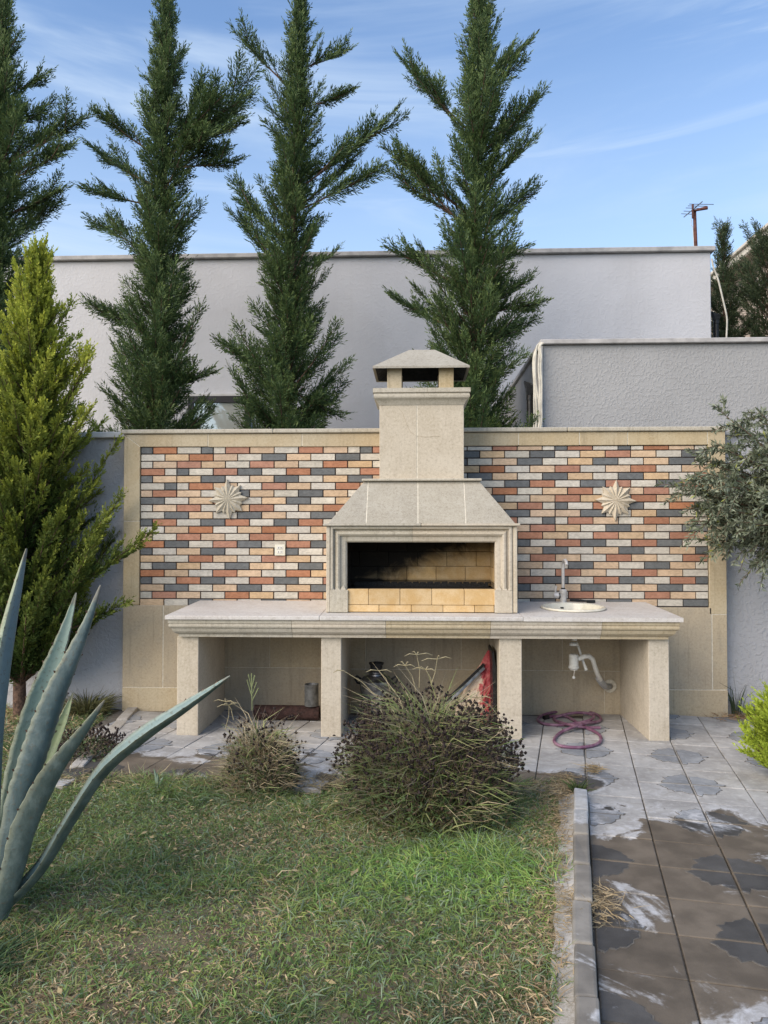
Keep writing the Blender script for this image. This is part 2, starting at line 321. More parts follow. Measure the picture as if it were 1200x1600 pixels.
def wloc(o):
    v = Vector((0, 0, 0))
    while o is not None: v = v+o.location; o = o.parent
    return v
def mesh_of(name, mb, bevel=0.0, org=(0, 0, 0), smooth=False, seg=1):
    me = bpy.data.meshes.new(name)
    me.from_pydata([(x-org[0], y-org[1], z-org[2]) for x, y, z in mb.v], [], mb.f)
    bm = bmesh.new(); bm.from_mesh(me)
    bmesh.ops.recalc_face_normals(bm, faces=bm.faces)
    if bevel > 0:
        ed = [e for e in bm.edges if len(e.link_faces) == 2 and e.calc_face_angle(0) > 0.5]
        bmesh.ops.bevel(bm, geom=ed, offset=bevel, segments=seg, affect='EDGES', profile=0.6, clamp_overlap=True)
    bm.to_mesh(me); bm.free()
    if smooth:
        me.polygons.foreach_set('use_smooth', [True]*len(me.polygons))
        me.set_sharp_from_angle(angle=R(38))
    return me
def obj(name, mb, mat, parent=None, bevel=0.0, smooth=False, seg=1):
    org = wloc(parent) if parent is not None else (0, 0, 0)
    me = mb if isinstance(mb, bpy.types.Mesh) else mesh_of(name, mb, bevel, org, smooth, seg)
    if mat is not None and not me.materials: me.materials.append(MT[mat] if isinstance(mat, str) else mat)
    o = bpy.data.objects.new(name, me); C.objects.link(o); o.parent = parent
    return o
def tag(o, label, cat, group=None):
    o['label'] = label; o['category'] = cat
    if group: o['group'] = group
    return o
def thing(name, label, cat, loc, group=None):
    o = bpy.data.objects.new(name, None); C.objects.link(o); o.location = loc; o.empty_display_size = 0.1
    return tag(o, label, cat, group)
def single(name, mb, mat, label, cat, loc=(0, 0, 0), group=None, bevel=0.0, smooth=False):
    o = bpy.data.objects.new(name, mesh_of(name, mb, bevel, loc, smooth)); C.objects.link(o); o.location = loc
    o.data.materials.append(MT[mat]); return tag(o, label, cat, group)
def struct(o): o['kind'] = 'structure'; return o
def stuff(o): o['kind'] = 'stuff'; return o

def np_mesh(name, V, Q, col=None, mat='leaf', org=(0, 0, 0), parent=None, smooth=False):
    V = np.asarray(V, np.float32)-np.asarray(org, np.float32); Q = np.asarray(Q, np.int32)
    k = Q.shape[1]; me = bpy.data.meshes.new(name)
    me.vertices.add(len(V)); me.vertices.foreach_set('co', V.ravel())
    me.loops.add(Q.size); me.loops.foreach_set('vertex_index', Q.ravel())
    me.polygons.add(len(Q)); me.polygons.foreach_set('loop_start', np.arange(0, Q.size, k, dtype=np.int32))
    me.update(calc_edges=True)
    if col is not None:
        a = me.color_attributes.new('Col', 'FLOAT_COLOR', 'POINT')
        cc = np.ones((len(V), 4), np.float32); cc[:, :3] = col; a.data.foreach_set('color', cc.ravel())
    if smooth: me.polygons.foreach_set('use_smooth', [True]*len(Q))
    me.materials.append(MT[mat]); me.validate()
    o = bpy.data.objects.new(name, me); C.objects.link(o); o.parent = parent
    return o
def unit(v): return v/(np.linalg.norm(v, axis=-1, keepdims=True)+1e-9)
def leaves(base, d, side, ln, wd, mid=0.45):
    """diamond leaves: base point, direction, width direction"""
    n = len(base); ln = ln[:, None]; wd = wd[:, None]
    V = np.empty((n, 4, 3)); V[:, 0] = base; V[:, 1] = base+d*ln*mid+side*wd*0.5; V[:, 2] = base+d*ln; V[:, 3] = base+d*ln*mid-side*wd*0.5
    return V.reshape(-1, 3), np.arange(4*n).reshape(n, 4)
def blades(base, d, up, ln, wd, bend):
    """two-part grass blades that bend over; quads"""
    n = len(base); side = unit(np.cross(d, rng.normal(size=(n, 3))))
    ln = ln[:, None]; wd = wd[:, None]; bend = bend[:, None]
    hor = unit(d*np.array([1, 1, 0])+1e-6)
    p1 = base+d*ln*0.5; d2 = unit(d+hor*bend-np.array([0, 0, 1])*bend*0.6); p2 = p1+d2*ln*0.5
    V = np.empty((n, 6, 3)); V[:, 0] = base-side*wd*0.5; V[:, 1] = base+side*wd*0.5
    V[:, 2] = p1-side*wd*0.42; V[:, 3] = p1+side*wd*0.42; V[:, 4] = p2-side*wd*0.06; V[:, 5] = p2+side*wd*0.06
    i = np.arange(n)[:, None]*6
    Q = np.concatenate([i+np.array([0, 1, 3, 2]), i+np.array([2, 3, 5, 4])])
    return V.reshape(-1, 3), Q

# ------------------------------------------------------------------ ground, paving, kerb
g = MB().add([(-90, -60, -0.032), (90, -60, -0.032), (90, 140, -0.032), (-90, 140, -0.032)], [(0, 1, 2, 3)])
struct(obj('ground', g, 'soil'))
ANG = math.atan2(0.404, 2.006); U = np.array([math.sin(ANG), math.cos(ANG)]); Vv = np.array([math.cos(ANG), -math.sin(ANG)])
O2 = np.array([1.271, -1.973])-Vv*0.30                # kerb side joint line
uoff = np.dot(gp(950, 1345)[:2]-O2, U) % 0.6
O2 = O2+U*(uoff)                                       # an inlay centre on the kerb line
T = 0.30
def lawn_inside(x, y):
    """lawn area: left of the kerb and in front of, or left of, the paved terrace"""
    v = (x-O2[0])*Vv[0]+(y-O2[1])*Vv[1]; kx = v < -0.10
    return (kx & (y < -1.72)) | (x < -2.28-0.30*np.clip((y+1.7)/1.75, 0, 1))
def tile_keep(cx, cy):
    if cy > 0.0 or cx > 4.6 or cy < -6.2: return False
    v = (cx-O2[0])*Vv[0]+(cy-O2[1])*Vv[1]
    if v > 0: return cy > -6.2 and not (cx > 2.5 and cy > -0.12)
    return cy > -1.78 and cx > -2.42
bq_ = [O2+U*((-1.86-O2[1])/U[1])-Vv*.05, O2-U*3.4-Vv*.05]
bed = MB().add([(-2.5, -1.80, -0.014), (5, -1.80, -0.014), (5, 0.02, -0.014), (-2.5, 0.02, -0.014), (bq_[1][0], bq_[1][1], -0.014), (5, bq_[1][1], -0.014), (5, -1.8005, -0.014), (bq_[0][0], -1.8005, -0.014)], [(0, 1, 2, 3), (4, 5, 6, 7)])
pav = struct(obj('pavement', bed, 'bed'))
def tile_mesh():
    h = T/2-0.003; mb = MB().box(-h, h, -h, h, -0.045, 0.0)
    return mesh_of('paving_tile', mb, 0.005, seg=2)
tme = tile_mesh(); tme.materials.append(MT['paving'])
def inlay_mesh(seed):
    rr = random.Random(seed); pts = [(0.0, 0.0)]; n = 11; mb = MB()
    for k in range(n+1):
        a = math.pi/2*k/n; r = 0.155+0.007*(1 if k % 2 else -1)+rr.uniform(-.014, .014)
        pts.append((r*math.cos(a)*1.08, r*math.sin(a)*0.96))
    lo = [(x+.006, y+.006, -0.002) for x, y in pts]; hi = [(x*0.975+.006, y*0.975+.006, 0.0035) for x, y in pts]; m = len(pts)
    mb.add(lo+hi, [tuple(range(m, 2*m))]+[(i, (i+1) % m, (i+1) % m+m, i+m) for i in range(m)])
    m0 = len(mb.f); k2 = [(x*1.045+.003, y*1.045+.003) for x, y in pts]
    mb.add([(x, y, -.002) for x, y in k2]+[(x, y, .0015) for x, y in k2], [tuple(range(m, 2*m))]+[(i, (i+1) % m, (i+1) % m+m, i+m) for i in range(m)])
    me = mesh_of('slate_inlay', mb); me.materials.append(MT['slate']); me.materials.append(MT['bed'])
    for i, p in enumerate(me.polygons): p.material_index = 1 if i >= m0 else 0
    return me
imes = [inlay_mesh(s) for s in range(3)]
cnt = 0
for i in range(-14, 14):
    for j in range(-20, 16):
        c2 = O2+Vv*((i+0.5)*T)+U*((j+0.5)*T)
        if not tile_keep(c2[0], c2[1]): continue
        if cnt >= 299 or abs(c2[0]+.05*(c2[1]+6.4)) > (c2[1]+6.4)*.53+.5: continue
        o = bpy.data.objects.new('paving_tile', tme); C.objects.link(o); o.parent = pav
        o.location = (c2[0], c2[1], random.uniform(-.003, .002)); q = random.uniform(-.006, .006)
        o.rotation_euler = (random.uniform(-.006, .006), random.uniform(-.006, .006), -ANG+q); cnt += 1
        # quarter inlay towards the nearest even grid corner
        cxs = -1 if i % 2 == 0 else 1; cys = -1 if j % 2 == 0 else 1
        rot = {(-1, -1): 0, (1, -1): 90, (1, 1): 180, (-1, 1): 270}[(cxs, cys)]
        s = bpy.data.objects.new('slate_inlay', imes[(i*7+j*3) % 3]); C.objects.link(s); s.parent = o
        s.location = (cxs*(T/2-0.0035), cys*(T/2-0.0035), 0.0); s.rotation_euler = (0, 0, R(rot))
kb = struct(obj('kerb', MB().add([(.95, -2.2, -0.045), (0.96, -2.2, -0.045), (0.96, -2.19, -0.045)], [(0, 1, 2)]), 'bed'))
def kerb_line(p, q, n, w=0.085, h=0.045, mt='kerb'):
    p, q = np.array(p), np.array(q); L = np.linalg.norm(q-p); d = (q-p)/L; s = np.array([-d[1], d[0]])
    for k in range(n):
        a = p+d*(L*k/n+0.006); b = p+d*(L*(k+1)/n-0.006); j = random.uniform(-.006, .006)
        hh = h+random.uniform(-.01, .01)
        pts = [a, b, b+s*w, a+s*w]
        mb = MB().hexa([(x+s[0]*j, y+s[1]*j, -0.05) for x, y in pts]+[(x*1.0+s[0]*(j+(0.010 if i in (0, 1) else -0.004)), y+s[1]*(j+(0.010 if i in (0, 1) else -0.004)), hh+random.uniform(-.004, .004)) for i, (x, y) in enumerate(pts)])
        obj('kerb_stone', mb, mt, kb, 0.010, seg=2)
ks = (-1.99-O2[1])/U[1]
kerb_line(O2+U*ks-Vv*0.085, O2-U*3.0-Vv*0.085, 8)
MT['haunch'] = stone_mat('rough_haunch_concrete', (.30, .27, .22), (.45, .43, .40), (.26, .22, .17), .95, .2, .4)
hn = MB(); dn = rng.uniform(-.014, .014, (26, 2))
for k in range(25):
    a = O2+U*(ks-.02-k*.125)-Vv*.060; b2 = O2+U*(ks-.02-(k+1)*.125)-Vv*.060
    w0, w1 = .092+dn[k][0], .092+dn[k+1][0]; z0_, z1_ = .006+dn[k][1]*.7, .006+dn[k+1][1]*.7
    hn.hexa([(a[0], a[1], -.06), (b2[0], b2[1], -.06), (*(b2-Vv*w1), -.06), (*(a-Vv*w0), -.06), (a[0], a[1], z0_+.012), (b2[0], b2[1], z1_+.012), (*(b2-Vv*w1), z1_-.02), (*(a-Vv*w0), z0_-.02)])
obj('kerb_haunch', hn, 'haunch', kb)
kerb_line((-2.44, 0.0), (-2.20, -1.60), 4, 0.10, 0.012, 'haunch')

# ------------------------------------------------------------------ brick wall with stone frame
bw = thing('brick_wall', 'low garden wall of red, peach, cream and grey bricks in a beige stone frame', 'wall', (0.03, 0.1, 0))
obj('wall_core', MB().box(-2.32, 2.385, 0.022, 0.18, 0.86, 2.24).box(-2.46, 2.52, 0.06, 0.18, 0.0, 0.859), 'grout', bw)
def stones(name, lst, mat, parent, bevel=0.004):
    for q in lst: obj(name, MB().box(*q), mat, parent, bevel)
G_ = 0.0025
# top band: mitred at the left, butted at the right
xs = [-1.756, -0.958, -0.12, 0.85, 1.35, 1.745, 2.393]
obj('frame_stone', MB().hexa([(-2.335, 0, 2.212), (-1.758, 0, 2.212), (-1.758, .2, 2.212), (-2.335, .2, 2.212), (-2.473, 0, 2.318), (-1.758, 0, 2.318), (-1.758, .2, 2.318), (-2.473, .2, 2.318)]), 'stone_warm', bw, .003)
for a, b2 in zip(xs[:-1], xs[1:]): obj('frame_stone', MB().box(a+G_, b2-G_, 0, .2, 2.208, 2.318), 'stone_warm', bw, .003)
obj('frame_stone', MB().box(2.395, 2.535, 0, .2, 1.55, 2.318), 'stone_warm', bw, .003)
obj('frame_stone', MB().box(2.395, 2.535, 0, .2, 0.82, 1.546), 'stone_warm', bw, .003)
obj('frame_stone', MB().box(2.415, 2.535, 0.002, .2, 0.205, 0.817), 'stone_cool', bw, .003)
obj('frame_stone', MB().hexa([(-2.475, 0, 1.585), (-2.338, 0, 1.585), (-2.338, .2, 1.585), (-2.475, .2, 1.585), (-2.475, 0, 2.315), (-2.338, 0, 2.210), (-2.338, .2, 2.210), (-2.475, .2, 2.315)]), 'stone_warm', bw, .003)
obj('frame_stone', MB().box(-2.475, -2.338, 0, .2, 0.876, 1.581), 'stone_warm', bw, .003)
xs = [-2.495, -1.2, 0.05, 1.25, 2.555]
for a, b2 in zip(xs[:-1], xs[1:]): obj('coping_stone', MB().box(a+.001, b2-.001, -0.022, .235, 2.322, 2.357), 'stone_grey', bw, .006)
# mortar line sheets behind the joints, then the dado stones
obj('joint_mortar', MB().box(-2.47, 2.53, 0.0025, 0.05, 0.004, 0.872).box(-2.47, -2.34, 0.0025, 0.05, 0.88, 2.3).box(2.40, 2.53, 0.0025, 0.05, 0.88, 2.3).box(-2.3, 2.40, 0.0025, 0.02, 2.214, 2.316), 'mortar', bw)
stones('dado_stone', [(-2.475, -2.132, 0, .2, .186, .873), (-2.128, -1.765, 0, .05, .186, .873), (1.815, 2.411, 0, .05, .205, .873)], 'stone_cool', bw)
stones('plinth_stone', [(-2.475, -1.765, -.002, .2, -.02, .182)], 'stone_warm', bw)
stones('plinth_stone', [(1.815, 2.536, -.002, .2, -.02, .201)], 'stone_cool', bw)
def niche(x0, x1, ups, lows, zj):
    for z0, z1, js in ((zj+.002, .873, ups), (-.02, zj-.002, lows)):
        e = [x0]+js+[x1]
        stones('niche_stone', [(a+.002, b2-.002, 0, .05, z0, z1) for a, b2 in zip(e[:-1], e[1:])], 'stone_cool', bw, .002)  # darker stone: weathering plus niche shade put into the colour
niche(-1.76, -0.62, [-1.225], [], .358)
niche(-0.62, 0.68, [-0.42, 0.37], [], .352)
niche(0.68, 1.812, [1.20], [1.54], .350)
# bricks, laid out row by row as in the photograph
LEFT = ['D1R2W2D1W1R2P2W2R2P2W1D1R2', 'W2P2R2P2W2D2P2W2D2W2R2', 'W1P2R2P2W2R2P2W2R2P2W2', 'R2W1D1W2R2D2W2R2D2W2R2', 'D1P2P2D2W2P2D2W2P2D2P2', 'W2D1W1R2P2W2R2P2W2R2P2',
 'P1R2P2W2D2P2W2D2P2W2', 'D2W2P2R2W2P2D2W2P2', 'W1P2R2W2P2R2W2P2R2', 'W2D2P2W2D2P2W2D2W2', 'D1R2W2D2R2W2D2R2W2', 'W2P2R2W2P2R2W2P2', 'P1W2R2P2W2R2P2W2R2', 'R2D2W2R2D2W2R2D2',
 'D1W2P2D2W2P2D2W2P2', 'P2W2R2P2W2R2P2W2', 'W1D2P2W2D2P2W2D2P2', 'R2P2W2R2P2W2R2P2', 'D1W2R2D2W2R2D2W2R2', 'P2D2W2P2D2W2P2D2', 'W1R2P2W2R2P2W2R2P2', 'P2W2D2P2W2D2P2W2']
RIGHT = ['W1P2R2W1D1W2R2D1W1P2R2W2W2', 'D2W2P2R2P2W2D2W2P2D2', 'W1D2P2W2D2P2W2D2P2W2D2', 'P2W2R2P2W2R2P2W2R2P2', 'R1W2P2D2W2P2D2W2P2D2W2', 'R2D2W2R2D2W2R2D2W2P2', 'D1W2R2P2W2R2P2W2R2P2', 'W2P2R2W2P2R2P2W2D2',
 'D1R2W2D2R2W2D1W1R2P2', 'W2D2P2W2D2P2P2D2', 'W1P2R2W2P2R2W1D1W2R2', 'D2W2P2D2W2P2R2P2', 'P1R2W2P2R2W2P2R2', 'W2D2R2W2D2R2W2D2', 'D1P2W2D2P2W2D2P2', 'R2W2P2R2W2P2R2W2', 'W1P2D2W2P2D2W2P2', 'W2P2R2W2P2R2W2P2',
 'D1R2W2D2R2W2D2R2', 'W2D2P2W2D2P2W2D2', 'W1P2R2W2P2R2W2P2', 'D2W2P2D2W2P2D2W2']
bm_cache = {}
def brick_mesh(k, w, h):
    key = (k, round(w, 3), round(h, 3))
    if key not in bm_cache:
        me = mesh_of('brick_face', MB().box(-w/2, w/2, 0, .014, -h/2, h/2), .0022); me.materials.append(BR[k]); bm_cache[key] = me
    return bm_cache[key]
HB, JT = 0.1036, 0.0088
rec = []
for r, row in enumerate(LEFT):
    z1 = 2.212-r*0.0611; x = -2.335; end = -0.25 if r < 6 else (-0.3-(r-5)*0.065 if r < 11 else -0.62)
    for k, w in zip(row[::2], map(int, row[1::2])):
        a, b2 = x, x+w*HB; x = b2
        if a < end: rec.append((k, a, min(b2, -0.05), z1-0.0611, z1, w))
for r, row in enumerate(RIGHT):
    z0 = 0.880+(21-r)*0.0613; x = 2.393; end = 0.34 if r < 6 else (0.37+(r-5)*0.065 if r < 11 else 0.68)
    for k, w in zip(row[::2], map(int, row[1::2])):
        b2, a = x, x-w*HB; x = a
        if b2 > end: rec.append((k, max(a, 0.12), b2, z0, min(z0+0.0613, 2.206), w))
nb = 0; rest = {k: MB() for k in BR}
for k, a, b2, z0, z1, w in rec:
    wd, ht = b2-a-JT, z1-z0-JT*0.95
    if ht < 0.01: continue
    nm = 'brick' if w == 2 else 'half_brick'
    if w == 2:
        nb += 1
    o = bpy.data.objects.new(nm, brick_mesh(k, wd, ht)); o.parent = bw
    o.location = Vector(((a+b2)/2+random.uniform(-.0008, .0008), 0.010+random.uniform(0, .0025), (z0+z1)/2))-bw.location
    o.rotation_euler = (random.uniform(-.006, .006), random.uniform(-.003, .003), random.uniform(-.006, .006))
    hid = (z1 < 0.945 and w == 2 and -1.45 < a and b2 < 1.7) or nb > 300
    if hid and w == 2:                                 # strips that show only above the counter edge, and the excess
        rest[k].box(a+JT/2, b2-JT/2, .011, .024, z0+JT/2, z1-JT/2); bpy.data.objects.remove(o); nb -= 1
    else: C.objects.link(o)
allr = MB(); mats = []; idx = []
for i, k in enumerate('DRPW'):
    allr.add(rest[k].v, rest[k].f); idx += [i]*len(rest[k].f)
me = bpy.data.meshes.new('brick_remainder'); me.from_pydata([(x-bw.location[0], y-bw.location[1], z) for x, y, z in allr.v], [], allr.f)
for k in 'DRPW': me.materials.append(BR[k])
me.polygons.foreach_set('material_index', idx)
stuff(obj('brick_remainder', me, None, bw))

# ------------------------------------------------------------------ stone counter
ct = thing('stone_counter', 'long beige stone counter with four legs and a pale marble top', 'counter', (0.03, -0.4, 0))
FZ, BZ = 0.889, 0.917
def topz(y): return FZ+(BZ-FZ)*(y+0.9)/0.9
def slab(x0, x1): return MB().hexa([(x0, -.9, FZ-.029), (x1, -.9, FZ-.029), (x1, .004, BZ-.029), (x0, .004, BZ-.029), (x0, -.9, FZ), (x1, -.9, FZ), (x1, .004, BZ), (x0, .004, BZ)])
obj('top_slab', slab(-1.82, -0.6965), 'marble', ct, .005, seg=2)
obj('top_slab', slab(-0.6945, 0.757), 'marble', ct, .005, seg=2)
SX, SY, SR = wp(895, 948, -0.40)[0], -0.41, 0.245
def holed(x0, x1, y0, y1, cx, cy, r):
    angs = sorted([2*math.pi*k/40 for k in range(40)]+[math.atan2(b-cy, a-cx) % (2*math.pi) for a in (x0, x1) for b in (y0, y1)])
    inn, out = [], []
    for a in angs:
        c, s = math.cos(a), math.sin(a); inn.append((cx+r*c, cy+r*s))
        t = min([((x1 if c > 0 else x0)-cx)/c if abs(c) > 1e-9 else 1e9, ((y1 if s > 0 else y0)-cy)/s if abs(s) > 1e-9 else 1e9]); out.append((cx+t*c, cy+t*s))
    n = len(angs); vs = []
    for dz in (0, -.029):
        vs += [(x, y, topz(y)+dz) for x, y in inn]+[(x, y, topz(y)+dz) for x, y in out]
    fs = []
    for i in range(n):
        j = (i+1) % n
        fs += [(i, j, n+j, n+i), (2*n+i, 2*n+j, 3*n+j, 3*n+i), (i, j, 2*n+j, 2*n+i), (n+i, n+j, 3*n+j, 3*n+i)]
    return MB().add(vs, fs)
obj('top_slab', holed(0.759, 1.877, -.9, .004, SX, SY, SR-.02), 'marble', ct)
# moulded cornice: profile (inset, z) swept around front and ends, in jointed lengths
prof = [(.018, .858), (.018, .834), (.026, .831), (.022, .822), (.021, .812), (.025, .802), (.034, .796), (.038, .794), (.040, .786), (.046, .770), (.060, .756), (.076, .749), (.080, .746), (.080, .727), (.16, .727), (.16, .858)]
def ring(x, mode):
    if mode == 'f': return [(x, -.9+i, z) for i, z in prof]
def cornice(x0, x1, left=False, right=False):
    rs = []
    if left: rs += [[(-1.82+i, -0.0, z) for i, z in prof], [(-1.82+i, -.9+i, z) for i, z in prof]]
    else: rs.append(ring(x0+.0012, 'f'))
    if right: rs += [[(1.877-i, -.9+i, z) for i, z in prof], [(1.877-i, 0.0, z) for i, z in prof]]
    else: rs.append(ring(x1-.0012, 'f'))
    return MB().sweep(rs)
obj('cornice_stone', cornice(0, -.90, left=True), 'stone_grey', ct)
obj('cornice_stone', cornice(-.90, -.22), 'stone', ct)
obj('cornice_stone', cornice(-.22, .53), 'stone_warm', ct)
obj('cornice_stone', cornice(.53, 1.315), 'stone', ct)
obj('cornice_stone', cornice(1.315, 0, right=True), 'stone_warm', ct)
for x0, x1, mt in ((-1.7625, -1.6025, 'stone'), (-.696, -.548, 'stone'), (.5995, .762, 'stone'), (1.6656, 1.8116, 'stone')):
    o = obj('leg', MB().box(x0, x1, -.786, -.002, -.02, .7265), mt, ct, .004)
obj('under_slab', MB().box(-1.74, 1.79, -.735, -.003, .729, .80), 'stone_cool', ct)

# ------------------------------------------------------------------ barbecue hearth
bq = thing('barbecue_hearth', 'beige stone barbecue hearth with sloping hood and capped chimney on the counter', 'barbecue', (0.035, -0.4, .9))
XL, XR, FY = -0.668, 0.742, -0.72
OL, OR, OZ0, OZ1 = -0.518, 0.583, 1.07, 1.417
z0 = topz(FY)+.001
obj('side_slab', MB().box(XL, XL+.028, FY+.002, -.004, z0+.004, 1.535), 'stone', bq, .004)
obj('side_slab', MB().box(XR-.028, XR, FY+.002, -.004, z0+.004, 1.535), 'stone', bq, .004)
# moulded surround: profile (distance out from opening, depth behind front), mitred at top corners
mp = [(0, .10), (0, .050), (.010, .040), (.030, .036), (.040, .036), (.046, .030), (.050, .016), (.062, .008), (.074, .010), (.082, .020), (.086, .030), (.094, .030), (.098, .006), (.102, .0), (.118, .0), (.121, .10)]
ZM = 1.065
def mould(side):
    if side == 'l': return [[(OL-d, FY+y, ZM) for d, y in mp], [(OL-d, FY+y, OZ1+d) for d, y in mp]]
    if side == 'r': return [[(OR+d, FY+y, ZM) for d, y in mp], [(OR+d, FY+y, OZ1+d) for d, y in mp]]
    xm = -0.03
    if side == 't1': return [[(OL-d, FY+y, OZ1+d) for d, y in mp], [(xm-.0008, FY+y, OZ1+d) for d, y in mp]]
    return [[(xm+.0008, FY+y, OZ1+d) for d, y in mp], [(OR+d, FY+y, OZ1+d) for d, y in mp]]
obj('jamb_moulding', MB().sweep(mould('l')), 'stone_grey', bq)
obj('jamb_moulding', MB().sweep(mould('r')), 'stone', bq)
obj('lintel_moulding', MB().sweep(mould('t1')), 'stone_grey', bq)
obj('lintel_moulding', MB().sweep(mould('t2')), 'stone', bq)
for a, b2, mt in ((OL-.121, OL+.012, 'stone_grey'), (OR-.008, OR+.121, 'stone')):
    mb = MB().box(a, b2, FY+.001, FY+.10, z0+.003, ZM-.001); obj('jamb_block', mb, mt, bq, .003)
    s = -1 if a < 0 else 1; e = (OL if s < 0 else OR)
    st = MB()
    for d0, d1 in ((.004, .046), (.050, .086), (.090, .118)):   # pointed stops where the mouldings run out
        xa, xb = e+s*d0, e+s*d1
        st.add([(xa, FY+.002, ZM), (xb, FY+.002, ZM), ((xa+xb)/2, FY+.034, ZM+.035), (xa, FY+.05, ZM), (xb, FY+.05, ZM)], [(0, 1, 2), (1, 4, 2), (4, 3, 2), (3, 0, 2), (0, 3, 4, 1)])
    obj('moulding_stop', st, mt, bq)
obj('side_fillet', MB().box(XL+.0285, OL-.1225, FY+.012, FY+.1, z0+.004, 1.534), 'stone_grey', bq)
obj('side_fillet', MB().box(OR+.1225, XR-.0285, FY+.012, FY+.1, z0+.004, 1.534), 'stone', bq)
# fire bricks: front upstand
def fb(x0, x1, y0, y1, za, zb): obj('fire_brick', MB().box(x0+.0015, x1-.0015, y0+random.uniform(0, .003), y1, za+.0015, zb-.0015), 'firebrick', bq, .0025)
e = [OL+.001, wp(575.5, 930, FY)[0], wp(625, 930, FY)[0], wp(675, 930, FY)[0], wp(725.7, 930, FY)[0], OR-.001]
for a, b2 in zip(e[:-1], e[1:]): fb(a, b2, FY+.018, FY+.11, .953, OZ0)
e = [OL+.014, wp(543, 950, FY)[0], wp(592, 950, FY)[0], wp(642.7, 950, FY)[0], wp(692.5, 950, FY)[0], wp(742, 950, FY)[0], OR-.010]
for a, b2 in zip(e[:-1], e[1:]): fb(a, b2, FY+.020, FY+.11, z0+.004, .953)
# inside: back and side walls laid in courses, hearth floor, dark lining above
BY = -.16; k = 0
for z in (1.055, 1.096, 1.215, 1.334, 1.453):
    zb = {1.055: 1.096}.get(z, z+.119)
    bx = [OL-.06+.118*(1 if k % 2 else 0)]
    x = OL-.06+(.118 if k % 2 == 0 else .03); e = [OL-.08]
    while x < OR+.03: e.append(x); x += .236
    e.append(OR+.08)
    for a, b2 in zip(e[:-1], e[1:]): fb(a, b2, BY, BY+.06, z, zb)
    for sx in (0, 1):
        ys = [FY+.112, FY+.112+(.23 if k % 2 else .34), BY-.001]
        for a, b2 in zip(ys[:-1], ys[1:]):
            xx = (OL-.062, OL-.012) if sx == 0 else (OR+.012, OR+.062)
            obj('fire_brick', MB().box(xx[0], xx[1], a+.0015, b2-.0015, z+.0015, zb-.0015), 'firebrick', bq, .0025)
    k += 1
obj('hearth_floor', MB().box(OL-.06, OR+.06, FY+.112, BY+.05, 1.0, 1.052), 'char', bq)
obj('smoke_lining', MB().box(OL-.10, OR+.10, BY+.061, BY+.08, 1.0, 1.535).box(OL-.10, OL-.066, FY+.11, BY+.06, 1.0, 1.535).box(OR+.066, OR+.10, FY+.11, BY+.06, 1.0, 1.535).box(OL-.10, OR+.10, FY+.101, FY+.11, 1.43, 1.535), 'black', bq)
mb = MB().box(OL+.02, OR-.01, -.235, -.228, 1.053, 1.082)
x = OL+.03
while x < OR-.03: mb.box(x, x+.048, -.2352, -.2278, 1.082, 1.094+random.uniform(-.002, .002)); x += .0575
obj('skewer_rest', mb, 'char', bq)
# lintel shelf, hood, upper shelf, chimney
obj('lintel_slab', MB().box(-.690, .036, FY-.022, -.004, 1.537, 1.556), 'stone_grey', bq, .005)
obj('lintel_slab', MB().box(.0375, .762, FY-.022, -.004, 1.537, 1.556), 'stone', bq, .005)
hb = (-.655, .727, -.715, 1.557); ht = (-.402, .483, -.475, 1.884)
def hood(fx0, fx1, depth=.02):
    b0, b1 = hb[0]+(hb[1]-hb[0])*fx0, hb[0]+(hb[1]-hb[0])*fx1
    return b0, b1
bxs = [hb[0], -.372, .012, .365, hb[1]]; txs = [ht[0], -.372, .012, .365, ht[1]]
for i in range(4):
    b0, b1, t0, t1 = bxs[i]+(.003 if i else 0), bxs[i+1]-(.003 if i < 3 else 0), txs[i]+(.003 if i else 0), txs[i+1]-(.003 if i < 3 else 0)
    obj('hood_stone', MB().hexa([(b0, hb[2], hb[3]), (b1, hb[2], hb[3]), (b1, hb[2]+.04, hb[3]), (b0, hb[2]+.04, hb[3]), (t0, ht[2], ht[3]), (t1, ht[2], ht[3]), (t1, ht[2]+.04, ht[3]), (t0, ht[2]+.04, ht[3])]), 'stone_hood', bq, .002)
obj('hood_mortar', MB().hexa([(hb[0]+.05, hb[2]+.0015, hb[3]), (hb[1]-.05, hb[2]+.0015, hb[3]), (hb[1]-.05, hb[2]+.03, hb[3]), (hb[0]+.05, hb[2]+.03, hb[3]), (ht[0]+.02, ht[2]+.0015, ht[3]), (ht[1]-.02, ht[2]+.0015, ht[3]), (ht[1]-.02, ht[2]+.03, ht[3]), (ht[0]+.02, ht[2]+.03, ht[3])]), 'mortar', bq)
for s, b0, t0 in ((1, hb[0], ht[0]), (-1, hb[1], ht[1])):
    obj('hood_side', MB().hexa([(b0, hb[2]+.041, hb[3]), (b0+s*.03, hb[2]+.041, hb[3]), (b0+s*.03, -.004, hb[3]), (b0, -.004, hb[3]), (t0, ht[2]+.041, ht[3]), (t0+s*.03, ht[2]+.041, ht[3]), (t0+s*.03, -.004, ht[3]), (t0, -.004, ht[3])]), 'stone_hood', bq)
obj('hood_shelf', MB().box(-.419, .502, -.508, -.004, 1.885, 1.903), 'stone_grey', bq, .004)
CL, CR, CY = -.285, .369, -.452
for a, b2 in ((CL, .005), (.0105, CR)): obj('chimney_stone', MB().box(a, b2, CY, CY+.03, 1.904, 2.476), 'stone', bq, .003)
obj('chimney_mortar', MB().box(CL+.05, CR-.05, CY+.0012, CY+.03, 1.905, 2.475), 'mortar', bq)
for a, b2 in ((CL, CL+.03), (CR-.03, CR)): obj('chimney_stone', MB().box(a, b2, CY+.031, -.004, 1.904, 2.476), 'stone', bq, .003)
